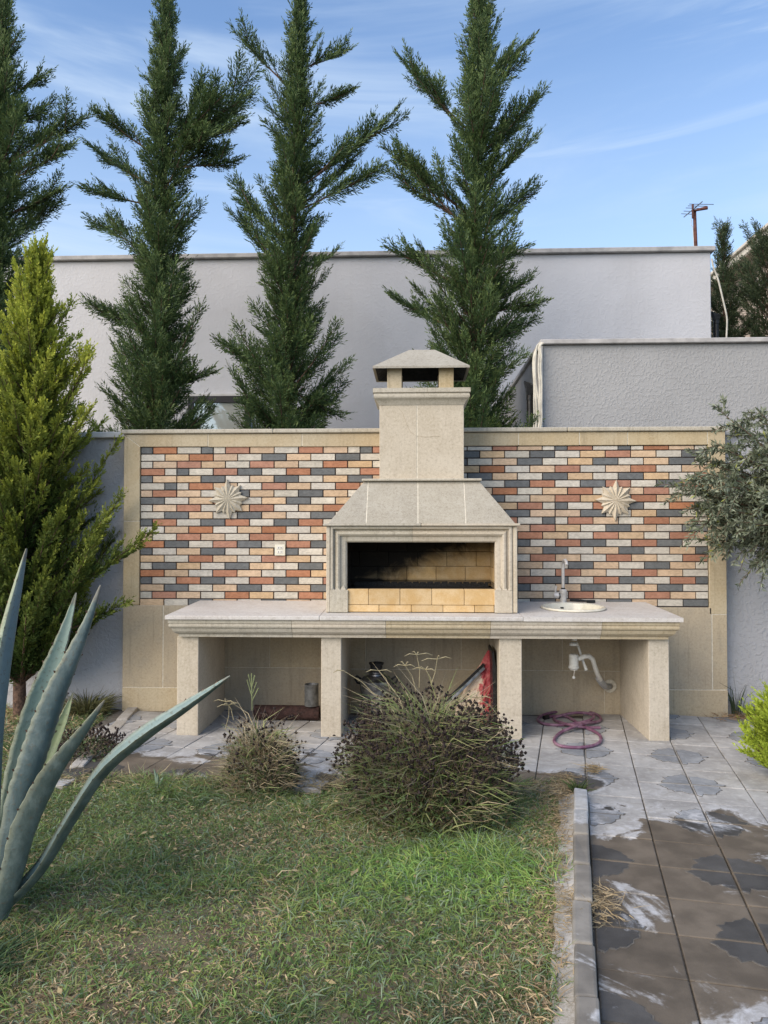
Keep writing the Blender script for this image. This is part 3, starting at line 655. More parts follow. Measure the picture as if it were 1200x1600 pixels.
obj('chimney_stone', MB().box(CL, CR, -.003, .03, 2.36, 2.476), 'stone', bq)
crk = [wp(x, y, CY-.0005) for x, y in ((618, 633), (629, 645), (635, 662), (641, 675), (650, 681), (665, 683), (690, 681))]
obj('crack', MB().tube(crk, .0011, 4), 'stone_cool', bq)
cp = [(0.0, 2.476), (.004, 2.482), (.010, 2.494), (.020, 2.510), (.028, 2.519), (.031, 2.522), (.035, 2.523), (.042, 2.532), (.044, 2.545), (.041, 2.558), (.036, 2.564), (.036, 2.567), (.047, 2.569), (.049, 2.572), (.049, 2.604)]
lo_b = .02
rings = []
for o_, z in cp: rings.append([(CL-o_, CY-o_, z), (CR+o_, CY-o_, z), (CR+o_, .02+o_, z), (CL-o_, .02+o_, z)])
obj('chimney_cornice', MB().sweep(rings), 'stone_grey', bq)
pz0, pz1 = 2.6045, 2.78
for a, b2 in ((-.226, -.112), (.178, .292)):
    for y0_, y1_ in ((-.43, -.34), (-.10, -.01)): obj('cap_post', MB().box(a, b2, y0_, y1_, pz0, pz1), 'stone_warm', bq, .003)
# hollow pyramid cap of four thin slabs
kb0, kb1, ky0, ky1, kz = -.336, .412, -.505, .055, 2.757; tx0, tx1, ty, tz = -.055, .150, -.225, 2.955
tt = .016
def capface(p): return MB().hexa([(x, y, z-tt) for x, y, z in p]+[(x, y, z) for x, y, z in p])
A, B, Cc, D = (kb0, ky0, kz+tt), (kb1, ky0, kz+tt), (kb1, ky1, kz+tt), (kb0, ky1, kz+tt); TA, TB, TC, TD = (tx0, ty-.03, tz), (tx1, ty-.03, tz), (tx1, ty+.03, tz), (tx0, ty+.03, tz)
for f_ in ([A, B, TB, TA], [B, Cc, TC, TB], [Cc, D, TD, TC], [D, A, TA, TD], [TA, TB, TC, TD]): obj('cap_slab', capface(f_), 'stone_hood', bq)
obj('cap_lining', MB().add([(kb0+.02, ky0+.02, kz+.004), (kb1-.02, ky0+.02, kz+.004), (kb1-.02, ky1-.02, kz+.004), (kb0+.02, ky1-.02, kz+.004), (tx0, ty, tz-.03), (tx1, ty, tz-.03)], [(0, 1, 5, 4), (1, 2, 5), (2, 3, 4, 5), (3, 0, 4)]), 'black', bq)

# ------------------------------------------------------------------ stars, socket
def star(px, py, rotdeg, label, mat):
    c = wp(px, py, 0.006); n = 16; R1, R2, R3, Rin = .168, .156, .124, .098
    vs = [(0, -.034, 0)]; rot = R(rotdeg); ridge = []
    outer = []
    for k in range(16):                               # tips: long, small, middle, small ...
        a = rot+math.pi/2-k*math.pi/8
        r = R1 if k % 4 == 0 else (R2 if k % 4 == 2 else R3)
        outer.append((r*math.cos(a), r*math.sin(a)))
        an = a-math.pi/16*(1.25 if k % 2 == 0 else 0.75)
        outer.append((Rin*1.12*math.cos(an), Rin*1.12*math.sin(an)))
    m = len(outer)
    for i, (x, z) in enumerate(outer): vs.append((x, -.012 if i % 2 else -.018, z))
    mids = []
    for i, (x, z) in enumerate(outer):
        q = .60 if i % 2 == 0 else .66
        vs.append((x*q, -.036 if i % 2 == 0 else -.024, z*q))
    for x, z in outer: vs.append((x, .004, z))
    fs = []
    for i in range(m):
        j = (i+1) % m
        fs += [(0, 1+m+i, 1+m+j), (1+m+i, 1+i, 1+j, 1+m+j), (1+i, 1+2*m+i, 1+2*m+j, 1+j)]
    fs.append(tuple(1+2*m+i for i in range(m)))
    return single('star_ornament', MB().add([(c[0]+x, c[1]+y, c[2]+z) for x, y, z in vs], fs), mat, label, 'ornament', tuple(c), 'carved stone stars on the brick wall')
star(357, 780, 4, 'grey carved stone star on the bricks left of the chimney', 'stone_grey')
star(961.5, 782, -2, 'cream carved stone star on the bricks above the sink', 'stone')
c = np.array([-1.141, 0.002, 1.340])
pw = thing('power_socket', 'ivory double power socket on the bricks left of the hearth', 'socket', tuple(c))
obj('plate', MB().box(c[0]-.044, c[0]+.044, -.006, .010, c[2]-.046, c[2]+.046), 'socket', pw, .004, seg=2)
for dz in (-.016, .018):
    ins = obj('insert', MB().box(c[0]-.026, c[0]+.026, -.009, -.005, c[2]+dz-.013, c[2]+dz+.013), 'white_plastic', pw, .002)
    for dx in (-.011, .011): obj('hole', MB().lathe([(.0001, -.0098), (.0042, -.0098), (.0042, -.006)], (c[0]+dx, 0, c[2]+dz), 10, 'y'), 'black', ins)

# ------------------------------------------------------------------ sink, tap, brush, drain, hose
zt_ = topz(SY)
sk = thing('sink_basin', 'round cream ceramic sink set in the right end of the counter', 'sink', (SX, SY, zt_))
o = obj('basin', MB().lathe([(.244, .001), (.247, .008), (.240, .015), (.226, .016), (.214, .010), (.208, -.004), (.196, -.08), (.15, -.125), (.05, -.140), (.02, -.142)], (SX, SY, zt_+.002), 48), 'ceramic', sk, smooth=True)
for a in (o,): a.rotation_euler = (R(1.75), 0, 0)
ov = obj('overflow_slot', MB().box(SX-.075, SX-.035, SY+.196, SY+.203, zt_-.022, zt_-.010), 'black', sk)
obj('drain_ring', MB().lathe([(.001, -.136), (.03, -.136), (.034, -.140)], (SX, SY, zt_), 20), 'chrome', sk)
tp = wp(880, 942, -.135); TX, TY, TZ = tp[0], -.135, topz(-.135)+.004
tpn = thing('tap', 'pale upright mixer tap with side lever behind the sink', 'tap', (TX, TY, TZ))
obj('tap_body', MB().lathe([(.030, 0), (.032, .006), (.027, .012), (.026, .075), (.029, .082), (.029, .108), (.022, .114), (.001, .115)], (TX, TY, TZ), 20), 'white_chalky', tpn, smooth=True)
obj('spout', MB().tube([(TX, TY, TZ+.11), (TX, TY, TZ+.28), (TX, TY-.008, TZ+.325), (TX, TY-.035, TZ+.348), (TX, TY-.09, TZ+.352), (TX, TY-.14, TZ+.338), (TX, TY-.155, TZ+.315)], .0125, 14), 'white_chalky', tpn, smooth=True)
obj('collar', MB().lathe([(.015, .108), (.017, .112), (.017, .122), (.015, .126)], (TX, TY, TZ), 16), 'black_plastic', tpn)
obj('valve', MB().lathe([(.001, -.075), (.022, -.074), (.024, -.04), (.020, -.036), (.020, -.02)], (TX, TY, TZ+.062), 16, 'x'), 'white_chalky', tpn, smooth=True)
obj('valve_band', MB().lathe([(.0212, -.034), (.0212, -.024)], (TX, TY, TZ+.062), 16, 'x'), 'black_plastic', tpn)
obj('lever', MB().tube([(TX-.06, TY, TZ+.08), (TX-.062, TY-.004, TZ+.11), (TX-.058, TY-.006, TZ+.142)], [.007, .008, .010], 10), 'white_chalky', tpn, smooth=True)
bb = wp(909, 938, -.06); bz = topz(-.06)
br = thing('black_brush', 'slim black scrubbing brush lying behind the sink', 'brush', (bb[0], -.06, bz))
obj('handle', MB().tube([(bb[0]-.095, -.05, bz+.02), (bb[0]-.03, -.06, bz+.018), (bb[0]+.04, -.07, bz+.015)], [.009, .011, .008], 8), 'black_plastic', br, smooth=True)
obj('bristle_head', MB().box(bb[0]+.035, bb[0]+.105, -.088, -.058, bz+.002, bz+.024), 'black_plastic', br, .004)
t0 = wp(895, 1000, SY); DX = t0[0]
dt = thing('drain_trap', 'white plastic bottle trap with grey waste hose under the sink', 'drain pipe', (DX, SY, .5))
zb_, zt2 = wp(895, 1047, SY)[2], .728
obj('tailpiece', MB().tube([(DX+.012, SY, zt2+.05), (DX+.012, SY, zt2-.07)], .021, 14), 'white_plastic', dt, smooth=True)
obj('side_inlet', MB().tube([(DX-.03, SY-.015, zt2-.028), (DX+.012, SY, zt2-.055)], .013, 10), 'white_plastic', dt, smooth=True)
obj('nut', MB().lathe([(.022, 0), (.034, .004), (.034, .022), (.022, .026)], (DX+.006, SY, zt2-.112), 10), 'white_plastic', dt)
obj('bottle', MB().lathe([(.001, 0), (.028, .001), (.033, .012), (.040, .016), (.040, .032), (.036, .036), (.036, .115), (.030, .122), (.02, .124)], (DX+.006, SY, zb_), 20), 'white_plastic', dt, smooth=True)
q = [wp(x, y, Y_) for x, y, Y_ in ((903, 1030, SY), (912, 1026, SY), (920, 1025, SY+.02), (926, 1030, SY+.05), (929, 1040, SY+.08), (933, 1052, SY+.13), (938, 1062, SY+.20))]
obj('outlet_pipe', MB().tube(q, .018, 14), 'white_plastic', dt, smooth=True)
q = [wp(x, y, Y_) for x, y, Y_ in ((935, 1059, SY+.19), (940, 1067, SY+.25), (945, 1072, SY+.32), (951, 1073, -.0))]
pts = []; rs = []
for i in range(26):
    f_ = i/25*3; a = int(min(f_, 2)); p = q[a]+(q[a+1]-q[a])*(f_-a); pts.append(p); rs.append(.023+(.003 if i % 2 else -.001))
obj('waste_hose', MB().tube(pts, rs, 14), 'grey_plastic', dt, smooth=True)
ge = wp(953, 1072, -.004)
obj('wall_flange', MB().lathe([(.024, -.012), (.05, -.006), (.055, .0)], (ge[0], -.002, ge[2]), 14, 'y'), 'mortar', dt)
q = [wp(x, y, SY+.05) for x, y in ((901, 1003), (906, 1018), (912, 1036), (916, 1047))]
obj('overflow_tube', MB().tube(q, [.008, .009, .010, .013], 10), 'white_plastic', dt, smooth=True)
q = [wp(x, y, SY) for x, y in ((898, 1047), (897, 1053), (896.5, 1056))]
obj('plug_chain', MB().tube(q, .003, 6), 'chrome', dt)
pc = wp(896.5, 1058.5, SY); obj('plug', MB().lathe([(.001, -.011), (.010, -.009), (.013, 0), (.008, .009), (.001, .011)], tuple(pc), 12), 'white_plastic', dt, smooth=True)
def smooth_path(P, k=6):
    P = [np.array(p, float) for p in P]; out = []
    for i in range(len(P)-1):
        a, b, c, d = P[max(i-1, 0)], P[i], P[i+1], P[min(i+2, len(P)-1)]
        for j in range(k):
            t = j/k; out.append(0.5*((2*b)+(-a+c)*t+(2*a-5*b+4*c-d)*t*t+(-a+3*b-3*c+d)*t**3))
    out.append(P[-1]); return out
hp = [(855, 1121), (868, 1119), (886, 1120), (910, 1134), (934, 1146), (939, 1156), (930, 1164), (906, 1168), (878, 1166), (866, 1158), (874, 1146), (896, 1136), (918, 1130), (936, 1127), (938, 1121), (926, 1114), (896, 1110), (860, 1114), (841, 1122), (847, 1130), (870, 1133), (896, 1131), (920, 1126), (928, 1119), (914, 1114), (890, 1115), (866, 1122), (876, 1129), (898, 1134), (918, 1137), (938, 1137)]
hz_ = [.012]*11+[.034, .030, .014]+[.012]*7+[.02, .036, .036, .034, .03, .012, .02, .034, .012, .012]
hpts = smooth_path([gp(x, y, z) for (x, y), z in zip(hp, hz_)], 6)
hs = thing('garden_hose', 'purple rubber garden hose coiled on the paving under the sink', 'hose', tuple(gp(890, 1135)))
obj('hose', MB().tube(hpts, .0115, 12), 'hose', hs, smooth=True)
d0 = unit(hpts[0]-hpts[1]); obj('connector', MB().tube([hpts[0]-d0*.01, hpts[0]+d0*.035], .019, 12), 'black_plastic', hs, smooth=True)

# ------------------------------------------------------------------ things in the niches
sv = wp(588, 1100, -.36); sx, sy = sv[0], -.36
sm = thing('samovar', 'tarnished steel samovar standing in the middle niche behind the bush', 'samovar', (sx, sy, 0))
obj('body', MB().lathe([(.075, 0), (.08, .012), (.075, .02), (.05, .035), (.045, .06), (.075, .085), (.105, .12), (.118, .18), (.125, .26), (.128, .315), (.132, .32), (.132, .335), (.12, .34), (.10, .36), (.06, .372), (.055, .385)], (sx, sy, 0), 32), 'steel', sm, smooth=True)
obj('lid', MB().lathe([(.062, .385), (.066, .39), (.06, .40), (.045, .402)], (sx, sy, 0), 24), 'steel', sm, smooth=True)
obj('chimney_crown', MB().lathe([(.044, .402), (.042, .42), (.048, .425), (.048, .45), (.056, .455), (.06, .468), (.05, .47), (.038, .45)], (sx, sy, 0), 24), 'char', sm, smooth=True)
for s in (-1, 1):
    obj('handle', MB().tube([(sx+s*.12, sy, .34), (sx+s*.155, sy, .365), (sx+s*.168, sy, .34), (sx+s*.15, sy, .31), (sx+s*.125, sy, .305)], .008, 8), 'char', sm, smooth=True)
obj('spigot', MB().tube([(sx, sy-.10, .11), (sx, sy-.16, .11), (sx, sy-.165, .09)], .010, 8), 'steel', sm)
pc = wp(450, 1118, -.30); py_ = -.30; prx = .058
rp0, rp1 = wp(398, 1118, py_)[0], wp(499, 1118, py_)[0]
mb = MB().lathe([(prx-.006, 0), (prx, 0), (prx, rp1-rp0), (prx-.006, rp1-rp0), (prx-.006, 0)], (rp0, py_, prx), 20, 'x')
single('rusty_pipe', mb, 'rust', 'rusty red brown pipe length lying in the left niche', 'pipe', (rp0, py_, 0), smooth=True)
pc = wp(487.5, 1108, py_); r_ = .056; h0 = prx*2
mb = MB().lathe([(.001, .004), (r_, .004), (r_, .008), (r_, .17), (r_+.002, .173), (r_-.002, .174), (r_-.005, .17), (r_-.005, .012), (.001, .012)], (pc[0]-.004, py_, h0-.004), 24)
single('metal_can', mb, 'galv', 'dull grey open metal can standing on the rusty pipe', 'can', (pc[0], py_, h0), smooth=True)
# torn paper bag, iron rails and black board leaning in the middle niche
bagp = [(742, 1135, .16, .09), (743, 1110, .150, .085), (745, 1090, .130, .08), (749, 1070, .105, .07), (755, 1052, .072, .055), (760, 1038, .046, .042), (764, 1026, .032, .03), (765, 1017, .016, .012)]
by = -.40; rings = []
for i, (x, y, a, b2) in enumerate(bagp):
    c0 = wp(x, y, by+.02*i/8); z = max(c0[2], .005) if i else .004
    L = []
    for k in range(28):
        q = 2*math.pi*k/28; w = 1+.10*math.sin(3*q+i*.8)+.07*math.sin(7*q+i*1.7)+random.uniform(-.05, .05)
        L.append((c0[0]+a*w*math.cos(q), by+.02*i/8+b2*w*math.sin(q), z+random.uniform(-.006, .006)))
    rings.append(L)
single('charcoal_bag', MB().sweep(rings), 'bag', 'torn red and cream paper charcoal bag leaning in the middle niche', 'bag', (wp(745, 1120, by)[0], by, 0))
r0, r1 = wp(700, 1098, -.55), wp(757, 1043, -.46)
rl = thing('iron_rails', 'pair of dark iron rails leaning over the paper bag', 'rails', (r0[0], -.55, 0))
dd = unit(r1-r0); base = r0-dd*(r0[2]/dd[2])*0.97
for off in (0, .024):
    a, b2 = base+np.array([0, off, off*.9]), r1+np.array([0, off, off*.9])
    sd_ = unit(np.cross(dd, (0, 1, 0)))*.011; nd = np.array([0, .007, 0])
    obj('rail', MB().hexa([a-sd_-nd, a+sd_-nd, a+sd_+nd, a-sd_+nd, b2-sd_-nd, b2+sd_-nd, b2+sd_+nd, b2-sd_+nd]), 'char' if off else 'steel', rl, .002)
xb0, xb1 = wp(768, 1100, -.60)[0], .597
pol = [(xb0+.010, .003), (xb1-.004, .003), (xb1-.004, .50), (xb1-.016, .565), (xb0+.018, .61), (xb0+.004, .60)]
single('black_board', MB().prism([(x, z) for x, z in pol], -.64, -.30), 'black_plastic', 'upright black plastic board against the leg right of the bag', 'board', (xb0, -.5, 0), bevel=.004)

# ------------------------------------------------------------------ boundary walls, neighbour buildings
lw = thing('boundary_wall', 'pale grey rough rendered wall with white coping left of the brick wall', 'wall', (-4.5, .22, 0))
obj('wall', MB().box(-9, -2.482, .13, .33, -.05, 2.30), 'lilac_stucco', lw)
obj('coping', MB().box(-9, -2.50, .08, .36, 2.302, 2.352), 'white_paint', lw, .006)
lw = thing('boundary_wall', 'grey rough rendered wall right of the brick wall, behind the olive tree', 'wall', (5, .22, 0))
obj('wall', MB().box(2.542, 8, .13, .33, -.05, 2.295), 'lilac_stucco', lw)
obj('coping', MB().box(2.56, 8, .09, .36, 2.297, 2.335), 'trim', lw, .006)
AX = wp(848, 600, 1.2)[0]
an = thing('annex', 'coarse grey rendered annex rising behind the right half of the brick wall', 'building', (3.5, 2.5, 0))
zt3 = wp(1000, 538, 1.2)[2]
obj('wall', MB().box(AX, 9, 1.2, 1.35, -.05, zt3).box(AX, AX+.15, 1.351, 3.85, -.05, zt3), 'grey_stucco', an, .004)
obj('coping', MB().box(AX-.03, 9, 1.15, 1.39, zt3+.002, zt3+.048).box(AX-.03, AX+.19, 1.391, 3.86, zt3+.002, zt3+.048), 'trim', an, .006)
obj('corner_bead', MB().box(AX-.012, AX-.002, 1.188, 1.20, 0, zt3-.01), 'white_paint', an)
mb = MB()
cb = thing('cable_bundle', 'bundle of cream cables hanging down the corner of the grey annex', 'cable', (AX-.05, 1.17, zt3))
for i, (xa, xm, xe) in enumerate(((842, 833, 834.5), (843.5, 834.5, 838), (841, 836, 842), (845, 842, 843.5), (846.5, 845, 846))):
    q = [wp(x, y, 1.13-.008*i) for x, y in ((xa+3, 536), (xa-2, 541), (xm+1, 556), (xm, 575), (xm+1.5, 600), (xe, 630), (xe+.5, 655), (xe-1, 672), (xe-1, 690))]
    obj('cable', MB().tube(smooth_path(q, 4), .0085+.003*(i % 2), 6), 'cable', cb, smooth=True)
def downpipe(px0, px1, ptop, pneck, Yd, zbot, label):
    c = wp((px0+px1)/2, pneck, Yd); r = (wp(px1, pneck, Yd)[0]-wp(px0, pneck, Yd)[0])/2*.82; zt_ = wp(px0, ptop, Yd)[2]
    t_ = thing('downpipe', label, 'downpipe', (c[0], Yd, zbot), 'black plastic rainwater pipes')
    obj('pipe', MB().tube([(c[0], Yd, zbot), (c[0], Yd, c[2])], r, 16), 'black_plastic', t_, smooth=True)
    obj('collar', MB().lathe([(r, -.06), (r*1.12, -.055), (r*1.12, -.005), (r, 0)], (c[0], Yd, c[2]), 16), 'black_plastic', t_)
    w = r*1.25; hz2 = zt_-c[2]
    obj('hopper', MB().sweep([[(c[0]-w*.8, Yd-w*.8, c[2]), (c[0]+w*.8, Yd-w*.8, c[2]), (c[0]+w*.8, Yd+w*.8, c[2]), (c[0]-w*.8, Yd+w*.8, c[2])], [(c[0]-w*.95, Yd-w, c[2]+hz2*.5), (c[0]+w, Yd-w, c[2]+hz2*.45), (c[0]+w, Yd+w, c[2]+hz2*.5), (c[0]-w, Yd+w, c[2]+hz2*.5)], [(c[0]-w*1.6, Yd-w*1.1, zt_), (c[0]+w*1.1, Yd-w*1.1, c[2]+hz2*.55), (c[0]+w*1.1, Yd+w*1.2, zt_-.02), (c[0]-w*1.5, Yd+w*1.2, zt_)]]), 'black_plastic', t_)
downpipe(822, 834, 596, 617, 1.55, .2, 'black rain pipe with a flared hopper left of the cable bundle')
bd = thing('white_building', 'large plain white rendered building with a flat roof behind the cypresses', 'building', (-2, 7, 0))
BX, BZt = wp(1111, 450, 3.9)[0], 5.20
obj('wall', MB().box(-14, BX, 3.9, 12, -.05, BZt), 'white_stucco', bd, .01)
obj('coping', MB().box(-14.1, BX+.045, 3.84, 12.05, BZt+.002, BZt+.065), 'trim', bd, .008)
wz1, wz0, wx0, wx1 = wp(330, 620, 3.9)[2], 1.2, wp(296, 640, 3.9)[0], wp(392, 640, 3.9)[0]
fr = obj('window', MB().box(wx0, wx1, 3.83, 3.905, wz1-.09, wz1).box(wx0, wx0+.07, 3.83, 3.905, wz0, wz1-.091).box(wx1-.07, wx1, 3.83, 3.905, wz0, wz1-.091).box(wx0+.071, wx1-.071, 3.83, 3.905, wz0, wz0+.07), 'dark_frame', bd)
obj('pane', MB().box(wx0+.07, wx1-.07, 3.855, 3.875, wz0+.07, wz1-.09), 'glass', fr)
obj('lintel_band', MB().box(wx0-.06, wx1+.06, 3.85, 3.91, wz1+.002, wz1+.03), 'white_paint', bd)
ap = wp(1087, 385, 4.3); ax_ = ap[0]; az = BZt+.065; top = wp(1085, 321, 4.3)[2]
at_ = thing('roof_antenna', 'rust red antenna pole on the roof corner of the white building', 'antenna', (ax_, 4.3, az))
obj('mast', MB().tube([(ax_+.005, 4.3, az-.02), (ax_-.012, 4.3, top-.06)], [.026, .022], 10), 'rust_pole', at_, smooth=True)
x2 = ax_-.045; obj('bracket', MB().tube([(x2, 4.27, top-.19), (x2, 4.27, top)], .016, 8).tube([(x2, 4.27, top-.09), (x2+.19, 4.25, top-.055)], [.012, .026], 8), 'rust_pole', at_)
el = MB()
for i, (dz, w) in enumerate(((-.12, .17), (-.085, .14), (-.055, .12), (-.04, .10), (-.02, .085))):
    el.tube([(x2-w, 4.27-.35+i*.14, top+dz-.02), (x2+w*1.1, 4.27-.25+i*.14, top+dz+.012)], .0045, 5)
el.tube([(x2, 4.27-.35, top-.11), (x2, 4.27+.35, top-.03)], .008, 6)
obj('aerial_rods', el, 'steel', at_)
obj('stay', MB().tube([(ax_-.145, 4.3, az), (ax_-.01, 4.3, az+.17)], .007, 6), 'rust_pole', at_)
q = [(x2-.012, 4.29, top-.2), (x2-.02, 4.29, top-.28), (x2+.004, 4.29, top-.32), (ax_-.03, 4.28, az+.12), (ax_-.02, 4.28, az+.07), (ax_, 4.27, az+.06)]
obj('lead', MB().tube(smooth_path(q, 4), .004, 5), 'cable', at_)
q = [wp(x, y, 3.75) for x, y in ((1112, 404), (1115, 418), (1122, 437), (1130, 470), (1135, 492), (1136, 505), (1135, 530), (1135, 560))]
single('loose_cable', MB().tube(smooth_path(q, 5), .011, 6), 'cable', 'single pale cable hanging beside the right corner of the white building', 'cable', tuple(q[0]), smooth=True)
downpipe(1114, 1124, 488, 500, 4.2, 3.0, 'black rain pipe at the right corner of the white building')
# gabled house far right
hs_ = thing('flat_eaved_house', 'beige house with a wide projecting eave at the right behind the conifers', 'house', (10, 10, 0))
obj('roof', MB().box(6.5, 16, 4.5, 17, 6.95, 7.08).box(6.44, 16, 4.4, 17.1, 7.081, 7.15), 'roofedge', hs_, .01)
obj('soffit', MB().box(6.52, 7.2, 4.6, 16.9, 6.93, 6.948), 'soffit', hs_)
obj('wall', MB().box(6.95, 15, 5.2, 16.2, -.05, 6.929), 'oxide', hs_)
obj('cornice', MB().box(6.80, 6.949, 5.1, 16.3, 6.44, 6.52).box(6.85, 6.949, 5.1, 16.3, 6.34, 6.438), 'roofedge', hs_, .01)

# ------------------------------------------------------------------ conifers
def conifer(name, label, cat, base, top, ztop, prof, nbr, seed, cols, explicit=(), group=None, zmin=0.4, incl=(28, 52), spray=(.11, .24), leaf=(.044, .0105), trunk=.075, dens=.031, tipcol=None, tipband=(0.0, 1.0), planar=True, plume=0.0):
    rg = np.random.default_rng(seed); rr = random.Random(seed)
    t_ = thing(name, label, cat, (base[0], base[1], 0), group)
    bx, by = base; H = ztop
    zs = np.linspace(0, H, 12); wob = rg.normal(size=(12, 2))*.02; wob[0] = 0
    def tp(z):
        f_ = z/H; return np.array([bx+(top[0]-bx)*f_, by+(top[1]-by)*f_, z])
    tw = MB(); tw.tube([tp(z)+np.array([*w, 0])*(1 if z > 0 else 0)-np.array([0, 0, .08 if z == 0 else 0]) for z, w in zip(zs, wob)], [trunk*(1-.93*(z/H)**.9)+.004 for z in zs], 10)
    brs = []                                        # (start, end direction polyline)
    for i in range(nbr):
        z = zmin+(H-zmin-.05)*((i+rr.random())/nbr)**1.06
        phi = i*2.39996+rr.uniform(-.4, .4); inc = R(rr.uniform(*incl)+18*max(0, (z/H-.75)/.25))
        Rr = np.interp(z, [p[0] for p in prof], [p[1] for p in prof]); L = Rr/math.cos(inc)*rr.choice((.40, .48, .56, .62, .68, .76, .84, .92, 1.02, 1.4))
        if L < .05: L = .05
        d = np.array([math.cos(phi)*math.cos(inc), math.sin(phi)*math.cos(inc), math.sin(inc)])
        z0_ = max(z-L*math.sin(inc)*.55, min(.25, .06*H)); brs.append((tp(z0_), d, L))
    for p, q in explicit:
        p, q = np.array(p), np.array(q); v = q-p; L = np.linalg.norm(v); brs.append((p, unit(v), L))
        for f_ in (.22, .36, .48, .60, .72):
            w = unit(unit(v)+np.array([rr.uniform(-.55, .55), rr.uniform(-.7, .7), rr.uniform(-.1, .75)])); brs.append((p+v*f_, w, L*rr.uniform(.30, .46)*(1.15-f_*.6)*(1 if planar else .55)))
    bp, bd_, bl, bn, bt, bz = [], [], [], [], [], []
    for p, d, L in brs:
        n = max(int(L/dens), 3); side = unit(np.cross(d, (0, 0, 1)) if abs(d[2]) < .97 else np.array([1., 0, 0])); nrm = np.cross(side, d)
        roll = rr.uniform(-.9, .9); side, nrm = side*math.cos(roll)+nrm*math.sin(roll), nrm*math.cos(roll)-side*math.sin(roll)
        curve = rr.uniform(.05, .22); pts = []; bare = .30 if (tipcol is None and L > .45) else .18
        for k in range(n+1):
            f_ = k/n; q = p+d*L*f_+np.array([0, 0, 1])*L*curve*(f_*f_-f_*.6); pts.append(q)
            if f_ < bare and L > .3: continue
            tl = (spray[0]+(spray[1]-spray[0])*(1-f_)**.7)*min(1.0, .35+L*1.1)*rr.uniform(.7, 1.25)
            for s in (-1, 1):
                a = R(rr.uniform(24, 50)); q_ = rr.uniform(-1, 1)*(.35 if planar else 3.1)
                sd2 = side*math.cos(q_)+nrm*math.sin(q_)
                dirn = unit(d*math.cos(a)+s*sd2*math.sin(a)+np.array([0, 0, .22+plume]))
                bp.append(q); bd_.append(dirn); bl.append(tl); bn.append(unit(np.cross(dirn, sd2)+rg.normal(size=3)*.3)); bt.append(f_); bz.append(q[2])
            if k % 2 == 0:
                dirn = unit(d+nrm*rr.uniform(-.7, .9)+np.array([0, 0, .3+plume])); bp.append(q); bd_.append(dirn); bl.append(tl*.9); bn.append(unit(np.cross(dirn, side))); bt.append(f_); bz.append(q[2])
        bp.append(pts[-1]); bd_.append(unit(d+np.array([0, 0, .3]))); bl.append(spray[0]*1.2); bn.append(nrm); bt.append(1.0); bz.append(pts[-1][2])
        tw.tube([pts[0], pts[len(pts)//2], pts[-1]], [.004+.010*min(L, 1), .003+.005*min(L, 1), .002], 4, False)
    for k in range(14):                              # leader
        q = tp(H-.02*k*1.5); bp.append(q); d_ = unit(np.array([rr.uniform(-.6, .6), rr.uniform(-.6, .6), 1.2])); bd_.append(d_); bl.append(.05+.012*k); bn.append(unit(np.cross(d_, (1, .2, 0)))); bt.append(.9); bz.append(q[2])
    bp, bd_, bl, bn, bt, bz = map(np.array, (bp, bd_, bl, bn, bt, bz)); nb_ = len(bp)
    K = 10; t = (np.arange(K)+.5)/K
    side = unit(np.cross(bd_, bn))
    sg = np.where(np.arange(K) % 2 == 0, 1., -1.)
    base_ = bp[:, None]+bd_[:, None]*(bl[:, None]*t)[..., None]
    jit = rg.normal(size=(nb_, K, 3))*.20
    dl = unit(bd_[:, None]*.85+side[:, None]*sg[None, :, None]*.44+jit)
    dl[:, -1] = unit(bd_+jit[:, -1]*.4)
    ln = leaf[0]*(.75+.6*rg.random((nb_, K)))*(1.25-.5*t)*np.clip(bl/.12, .6, 1.5)[:, None]
    wd = leaf[1]*(.8+.5*rg.random((nb_, K)))
    sv_ = unit(np.cross(dl, unit(bn[:, None]+rg.normal(size=(nb_, K, 3))*.5)))
    Vx, Qx = leaves(base_.reshape(-1, 3), dl.reshape(-1, 3), sv_.reshape(-1, 3), ln.ravel(), wd.ravel())
    c0, c1, c2_ = map(np.array, cols)
    clump = rg.random(nb_)**1.3; col = c0*(1-clump[:, None])+c1*clump[:, None]
    col = np.repeat(col[:, None], K, 1)*(0.75+.5*rg.random((nb_, K, 1)))
    if tipcol is not None:
        zf = np.clip((bz/H-tipband[0])/(tipband[1]-tipband[0]), 0, 1)
        w = (np.clip(bt*1.25-.25, 0, 1)**1.4*(.30+.70*zf)+.55*zf**2)[:, None]*(.45+.7*t[None, :])*(.6+.6*rg.random((nb_, 1)))
        w = np.clip(w, 0, 1)[..., None]; col = col*(1-w)+np.array(tipcol)*w*(.8+.4*rg.random((nb_, K, 1)))
    else:
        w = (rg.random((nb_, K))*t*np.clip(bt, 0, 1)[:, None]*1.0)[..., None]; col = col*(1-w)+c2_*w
    col = np.repeat(col.reshape(-1, 3), 4, 0)
    obj('trunk', tw, 'bark', t_, smooth=True)
    stuffo = np_mesh('crown', Vx, Qx, col, 'leaf', (bx, by, 0), t_)
    return t_, len(Qx)
tot = 0
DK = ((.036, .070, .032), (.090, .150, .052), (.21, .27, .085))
TY_ = 1.7
def W3(x, y, dy=0.0): return wp(x, y, TY_+dy)
def ex(lst, dy=0.0): return [(W3(a, b, 0), W3(c_, d_, e)) for a, b, c_, d_, e in lst]
GRP = 'tall dark cypresses behind the brick wall'
PT = [(0, .46), (2.4, .56), (3.0, .50), (3.6, .43), (4.2, .36), (5.0, .29), (5.8, .25), (6.4, .18), (6.9, .11), (7.4, .02)]
def scp(p, s): return [(z, r*s) for z, r in p]
